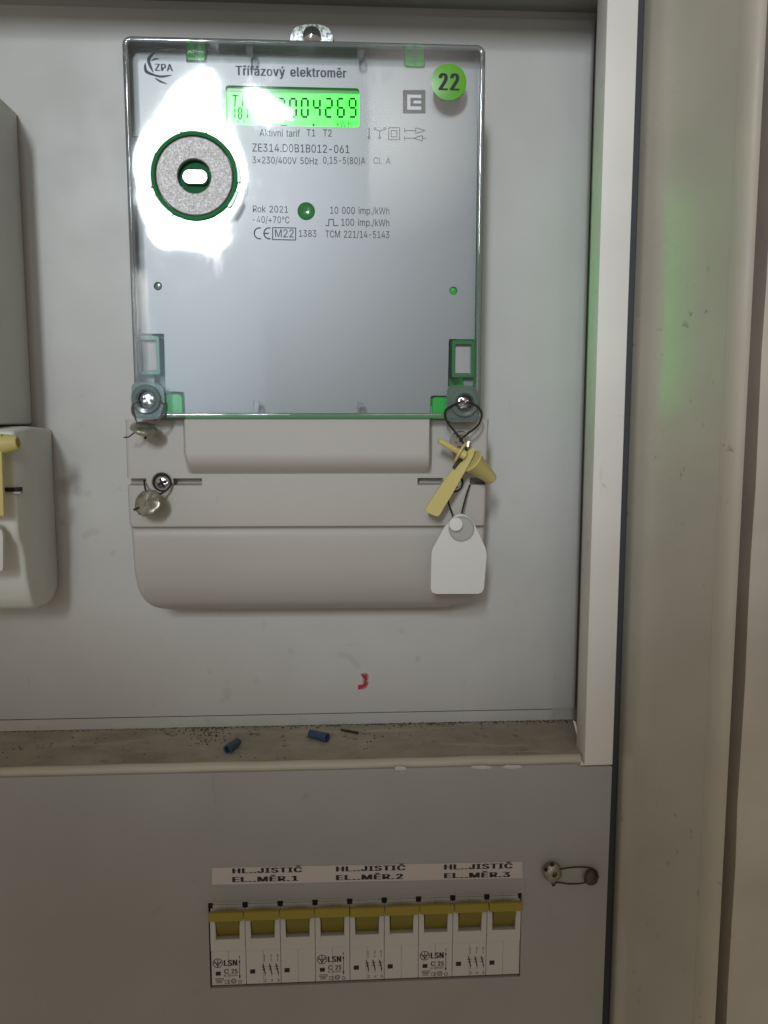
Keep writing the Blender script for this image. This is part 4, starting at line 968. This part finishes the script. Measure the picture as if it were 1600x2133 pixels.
# ================================================================== NEIGHBOUR METER ON THE LEFT
nb = thing('electricity_meter', 'grey meter cut off by the left edge of the picture', 'electricity meter', (-235, 50, -92))
a = P(43, 235, YB); b = P(63, 884, YB)
bx = (a.x+b.x)/2
box('housing', -316, bx, -2, YB-0.2, b.z, a.z, M_OLDPLASTIC, nb, 1.6, 3)
c = P(111, 897, YB); d = P(122, 1245, YB)
NBX = (c.x+d.x)/2
prof = [(3.5, c.z+1.0), (2.0, c.z), (0.5, -18), (0, -34), (0, -50), (0.8, -54), (4.5, -58), (6.0, -64), (8.0, -76), (11, -84), (15, -89.5), (20, -92.0), (30, -92.8), (YB-9, -92), (YB-2, -88), (YB-0.3, -82), (YB-0.3, c.z+1.2), (24, c.z+2.4)]
n = len(prof); XW = [-318, -260, -200, NBX-3.0, NBX-1.5, NBX-0.5, NBX]; IN = [0, 0, 0, 0, 0.25, 0.8, 1.9]
cy, cz = 26, -55; vs = []
for x, i_ in zip(XW, IN):
    for y_, z_ in prof:
        dv = Vector((cy-y_, cz-z_)).normalized()*i_; vs.append((x, y_+dv.x, z_+dv.y))
fs = [(j*n+i, j*n+(i+1) % n, (j+1)*n+(i+1) % n, (j+1)*n+i) for j in range(len(XW)-1) for i in range(n)]+[tuple(range(n)), tuple((len(XW)-1)*n+i for i in range(n))]
nt_ = obj('terminal_cover', vs, fs, M_OLDPLASTIC, nb, True, 40)
zz_ = P(20, 1020, 0).z
box('cover_slot', -200, P(41, 1020, -0.4).x, -0.5, 3, zz_-0.8, zz_+1.0, M_DARK, nt_)
box('slot_ledge', -200, P(43, 1026, -0.5).x, -0.9, 3, zz_-1.9, zz_-0.9, M_PLASTIC, nt_, 0.2)
# its yellow seal and white tag, half in view
ns = thing('yellow_seal', 'pale yellow plastic seal at the left picture edge, on the cut-off grey meter', 'seal', P(5, 990, -8), 'yellow plastic seals')
p, q = P(-40, 930, -6), P(38, 922, -6)
ax = (q-p).normalized()
lathe('seal_cone', p, ax, [(6.2, 0), (5.5, 5), (3.5, (q-p).length-0.8), (3.0, (q-p).length), (2.2, (q-p).length), (2.0, (q-p).length-2), (0, (q-p).length-2)], M_YSEAL, ns, 32)
slab('seal_flag', XZ([(-40, 905), (3, 905), (9, 1075), (-30, 1075)], -9), [], -9.5, -7.5, M_YSEAL, ns, 0.4)
nt2 = slab('white_seal_tag', rpoly(XZ([(-60, 1090), (-8, 1090), (8, 1106), (8, 1190), (-60, 1192)], -6), [1, 2, 3, 1.5, 1]), [], -7.0, -4.6, M_TAG, None, 0.4)
tag(nt2, 'white plastic tag at the left picture edge below the cut yellow seal', 'tag', 'white plastic tags')

# ================================================================== SEALS ON THE METER
def lead_seal(name, label, c, axis, r, th_, sq=1.0):
    t = thing(name, label, 'seal', c, 'lead seals on the left of the meter')
    lathe('seal_disc', c, axis, [(0, -th_), (r*0.55, -th_*1.1), (r*0.9, -th_*0.8), (r, -th_*0.3), (r*0.99, th_*0.2), (r*0.9, th_*0.7), (r*0.6, th_), (r*0.25, th_*0.8), (0, th_*0.85)], M_LEAD, t, 36, wob=0.035, sq=sq, sharp=70)
    o = t.children[0]; ax_, u_, v_ = frame_of(axis); ce = Vector(c)
    for v in o.data.vertices:          # crimped: a pressed bar across the middle and dents
        w_ = (Vector(v.co)+wloc(t))/K-ce; uu, vv, hh = w_.dot(u_), w_.dot(v_), w_.dot(ax_)
        d_ = 0.55*math.exp(-((vv-0.2*r)/(0.22*r))**2)*(1 if hh > 0 else -1)
        d_ += 0.25*math.sin(uu*1.9+vv*0.7)*math.cos(vv*1.6)
        v.co = (ce+u_*uu*1.02+v_*vv*0.93+ax_*(hh-d_*min(1, abs(hh)/0.6)))*K-wloc(t)
    return t
t = lead_seal('lead_seal', 'crimped lead seal hanging edge-on under the left clear lug', P(300, 893, -8), (0.25, -0.38, 0.9), 6.0, 1.5)
twisted('twisted_wire', [P(288, 890, -8), P(283, 874, -9), P(275, 858, -10), P(277, 842, -9.5), P(290, 836, -8.6)], 0.22, M_CLEARW, t, 1.7)
twisted('twisted_wire', [P(320, 890, -8), P(331, 876, -9.5), P(338, 858, -10), P(341, 843, -9.5), P(330, 836, -8.6)], 0.22, M_CLEARW, t, 1.7)
twisted('wire_end', [P(285, 896, -8), P(270, 909, -8), P(258, 911, -7)], 0.2, M_BLACKW, t, 1.6)
twisted('wire_end', [P(303, 901, -8), P(304, 910, -8), P(301, 914, -8)], 0.25, M_BLACKW, t, 1.6)
t = lead_seal('lead_seal', 'round flat lead seal wired to the lower left cover screw', P(308, 1047, -5.5), (-0.35, -0.85, 0.40), 6.9, 1.3)
twisted('twisted_wire', [P(310, 1036, -5), P(304, 1022, -3), P(301, 1008, 1), P(301, 1001, 4)], 0.28, M_BLACKW, t, 1.9)
twisted('twisted_wire', [P(322, 1034, -5), P(336, 1028, -2.5), P(350, 1018, 0), P(358, 1006, 2)], 0.3, M_BLACKW, t, 1.9)
for a in ((292, 1058, 279, 1062), (302, 1066, 290, 1071)):
    twisted('wire_end', [P(a[0], a[1], -6), P((a[0]+a[2])/2, (a[1]+a[3])/2-1, -6), P(a[2], a[3], -6)], 0.32, M_BLACKW, t, 1.6)

# clear crumpled seal behind the yellow one
cs = thing('clear_seal', 'shiny clear round seal behind the yellow seal under the right lug', 'seal', P(958, 922, -3))
lathe('seal_capsule', P(958, 920, -3.5), (0.25, -1, 0.1), [(0, -1.8), (4.6, -1.7), (5.2, -0.5), (5.2, 0.5), (4.5, 1.4), (3.2, 1.0), (2.2, 1.8), (0, 1.4)], simple('clear_seal_foil', (0.62, 0.60, 0.60), 0.14, 0.85, bumps=1.0, bscale=500), cs, 26, wob=0.05, sharp=20)
twisted('twisted_wire', [P(968, 908, -4), P(980, 896, -4.5), P(994, 882, -5), P(999, 868, -6), P(992, 850, -7), P(972, 841, -8.6)], 0.18, simple('bare_wire', (0.45, 0.42, 0.38), 0.3, 0.8), cs, 1.6)

# yellow seal with its black wire
ys = thing('yellow_seal', 'yellow plastic cone seal with long flag hanging on black wire beside the meter', 'seal', P(965, 950, -8), 'yellow plastic seals')
twisted('twisted_wire', [P(966, 836, -9.2), P(948, 842, -10), P(930, 853, -10.5), P(927, 868, -10.5), P(937, 886, -10), P(950, 902, -9.5), P(962, 918, -9.5), P(970, 932, -9.5), P(974, 944, -9)], 0.30, M_BLACKW, ys, 2.3)
twisted('twisted_wire', [P(972, 838, -9.2), P(988, 842, -10), P(1001, 854, -10.5), P(1003, 870, -10.5), P(994, 888, -10), P(976, 902, -9.6), P(962, 914, -9.8), P(958, 920, -9)], 0.30, M_BLACKW, ys, 2.3)
tube('wire_knot', [P(974, 944, -9.5), P(968, 948, -10.5), P(962, 957, -11), P(955, 962, -11.5), P(944, 975, -12)], 0.75, M_BLACKW, ys)
Yy = -9.0
def axis_px(p, q, Y0, Y1): return P(*p, Y0), P(*q, Y1)
p, q = axis_px((982, 960), (1027, 1000), -7.5, -2.5); ax = q-p
lathe('seal_cone', p, ax, [(5.7, -0.3), (5.9, 0.4), (5.3, 1.0), (2.9, ax.length-1.2), (2.3, ax.length-0.2), (1.4, ax.length), (0, ax.length)], M_YSEAL, ys, 36)
flag = [(989, 933), (985, 950), (952, 1010), (912.5, 1076), (898, 1071), (884.5, 1061), (925, 1000), (947, 972), (975, 938), (983, 932)]
fv = XZ(flag, -9)
fl = slab('seal_flag', rpoly(fv, 0.9), [], -10.4, -8.6, M_YSEAL, ys, 0.35)
p, q = axis_px((914, 917), (960, 944), -12.5, -11); ax = q-p
rod = lathe('plug_rod', p, ax, [(0.9, 0), (1.35, 0.3), (1.4, ax.length), (1.4, ax.length+3)], M_YSEAL, ys, 20)
lathe('plug_flange', q-ax.normalized()*0.8, ax+Vector((0, -4.5, 0)), [(5.2, 0), (5.5, 0.4), (5.4, 1.0), (2.2, 1.2), (2.0, 3.5)], M_YSEAL, ys, 36)
# white tag
wt = thing('white_seal_tag', 'white plastic seal tag with round cap hanging at the lower right of the meter', 'tag', P(956, 1237, -6), 'white plastic tags')
outl = [(946, 1075), (958, 1069), (973, 1074), (986, 1087), (1000, 1117), (1012, 1142), (1014, 1158), (1007, 1237), (897, 1237), (899, 1150), (903, 1140), (926, 1098)]
slab('tag_plate', rpoly(XZ(outl, -5), [2, 2, 2, 2, 1, 2, 2, 2.5, 2.5, 2, 2, 2]), [], -5.0, -2.6, M_TAG, wt, 0.5)
c = P(961, 1101, -5)
lathe('tag_cap', c, (0, -1, 0), [(6.1, -0.2), (6.1, 0.5), (5.6, 0.9), (5.3, 0.6), (0, 0.8)], M_TAGG, wt, 40)
c = P(949.5, 1092, -6)
lathe('cap_knob', c, (-0.1, -1, 0.1), [(3.3, -0.6), (3.3, 1.4), (2.9, 1.9), (0, 2.0)], M_TAG, wt, 32)
twisted('twisted_wire', [P(945, 1078, -4), P(940, 1064, -3), P(935, 1050, -1), P(931, 1030, 2)], 0.28, M_BLACKW, wt, 2.0)
twisted('twisted_wire', [P(961, 1073, -4), P(966, 1052, -3), P(972, 1030, -1), P(979, 1010, 3)], 0.28, M_BLACKW, wt, 2.0)

# ================================================================== THINGS LYING ON THE SHELF
def ferrule(label, a, b, r):
    p, q = PZ(*a, ZSH+r+0.1), PZ(*b, ZSH+r+0.1); ax = q-p; l = ax.length
    o = lathe('wire_ferrule', p, ax, [(r*0.7, 1.2), (r*0.72, 0), (r, 0), (r, l*0.62), (r*1.12, l*0.68), (r*1.12, l), (r*0.75, l), (r*0.72, l-2.5)], M_BLUE, None, 24)
    tag(o, label, 'ferrule', 'blue ferrules on the shelf')
ferrule('short blue plastic ferrule lying aslant on the shelf, nearer the front lip', (495, 1545), (474, 1561), 2.1)
ferrule('blue plastic ferrule lying lengthwise at the back of the shelf', (646, 1528), (682, 1537), 2.2)
p, q = PZ(711, 1520, ZSH+0.7), PZ(748, 1527, ZSH+0.7); ax = q-p; pf = [(0, 0)]
k = 0
while k < 12: pf += [(0.75, ax.length*k/12), (0.45, ax.length*(k+0.5)/12)]; k += 1
o = lathe('threaded_pin', p, ax, pf+[(0, ax.length)], simple('dark_steel', (0.05, 0.05, 0.045), 0.5, 0.6), None, 12)
tag(o, 'dark thin threaded pin lying on the shelf right of the blue ferrule', 'pin')
vs, fs = [], []
def crumb(x, y, s):
    b = len(vs)
    for sx, sy, sz in ((1, 0, 0), (-1, 0, 0), (0, 1, 0), (0, -1, 0), (0, 0, 1), (0, 0, -0.2)):
        vs.append((x+sx*s*random.uniform(0.6, 1.3), y+sy*s*random.uniform(0.6, 1.3), ZSH+sz*s*random.uniform(0.5, 1)))
    for f in ((0, 2, 4), (2, 1, 4), (1, 3, 4), (3, 0, 4), (2, 0, 5), (1, 2, 5), (3, 1, 5), (0, 3, 5)): fs.append(tuple(b+i for i in f))
for _ in range(520): crumb(random.uniform(-200, 127), YB-abs(random.gauss(0, 1.1)), random.uniform(0.12, 0.5))
for _ in range(170): crumb(random.uniform(-200, 120), random.uniform(6, YB), random.choice((0.15, 0.2, 0.3, 0.55)))
for _ in range(420): crumb(random.choice((-75, -20, 30, 62, 110))+random.gauss(0, 14), YB-abs(random.gauss(0, 2.2)), random.uniform(0.15, 0.7))
for cx, cy, nn in ((-72, 42, 60), (-70, 30, 35), (-75, 46, 40), (85, 47, 14), (20, 33, 10), (-160, 30, 12)):
    for _ in range(nn): crumb(random.gauss(cx, 5), min(YB-0.3, random.gauss(cy, 3.5)), random.uniform(0.15, 0.75))
o = obj('dust_crumbs', vs, fs, M_CRUMB, None)
o['kind'] = 'stuff'; o['label'] = 'dark dust crumbs scattered along the shelf'; o['category'] = 'dust'
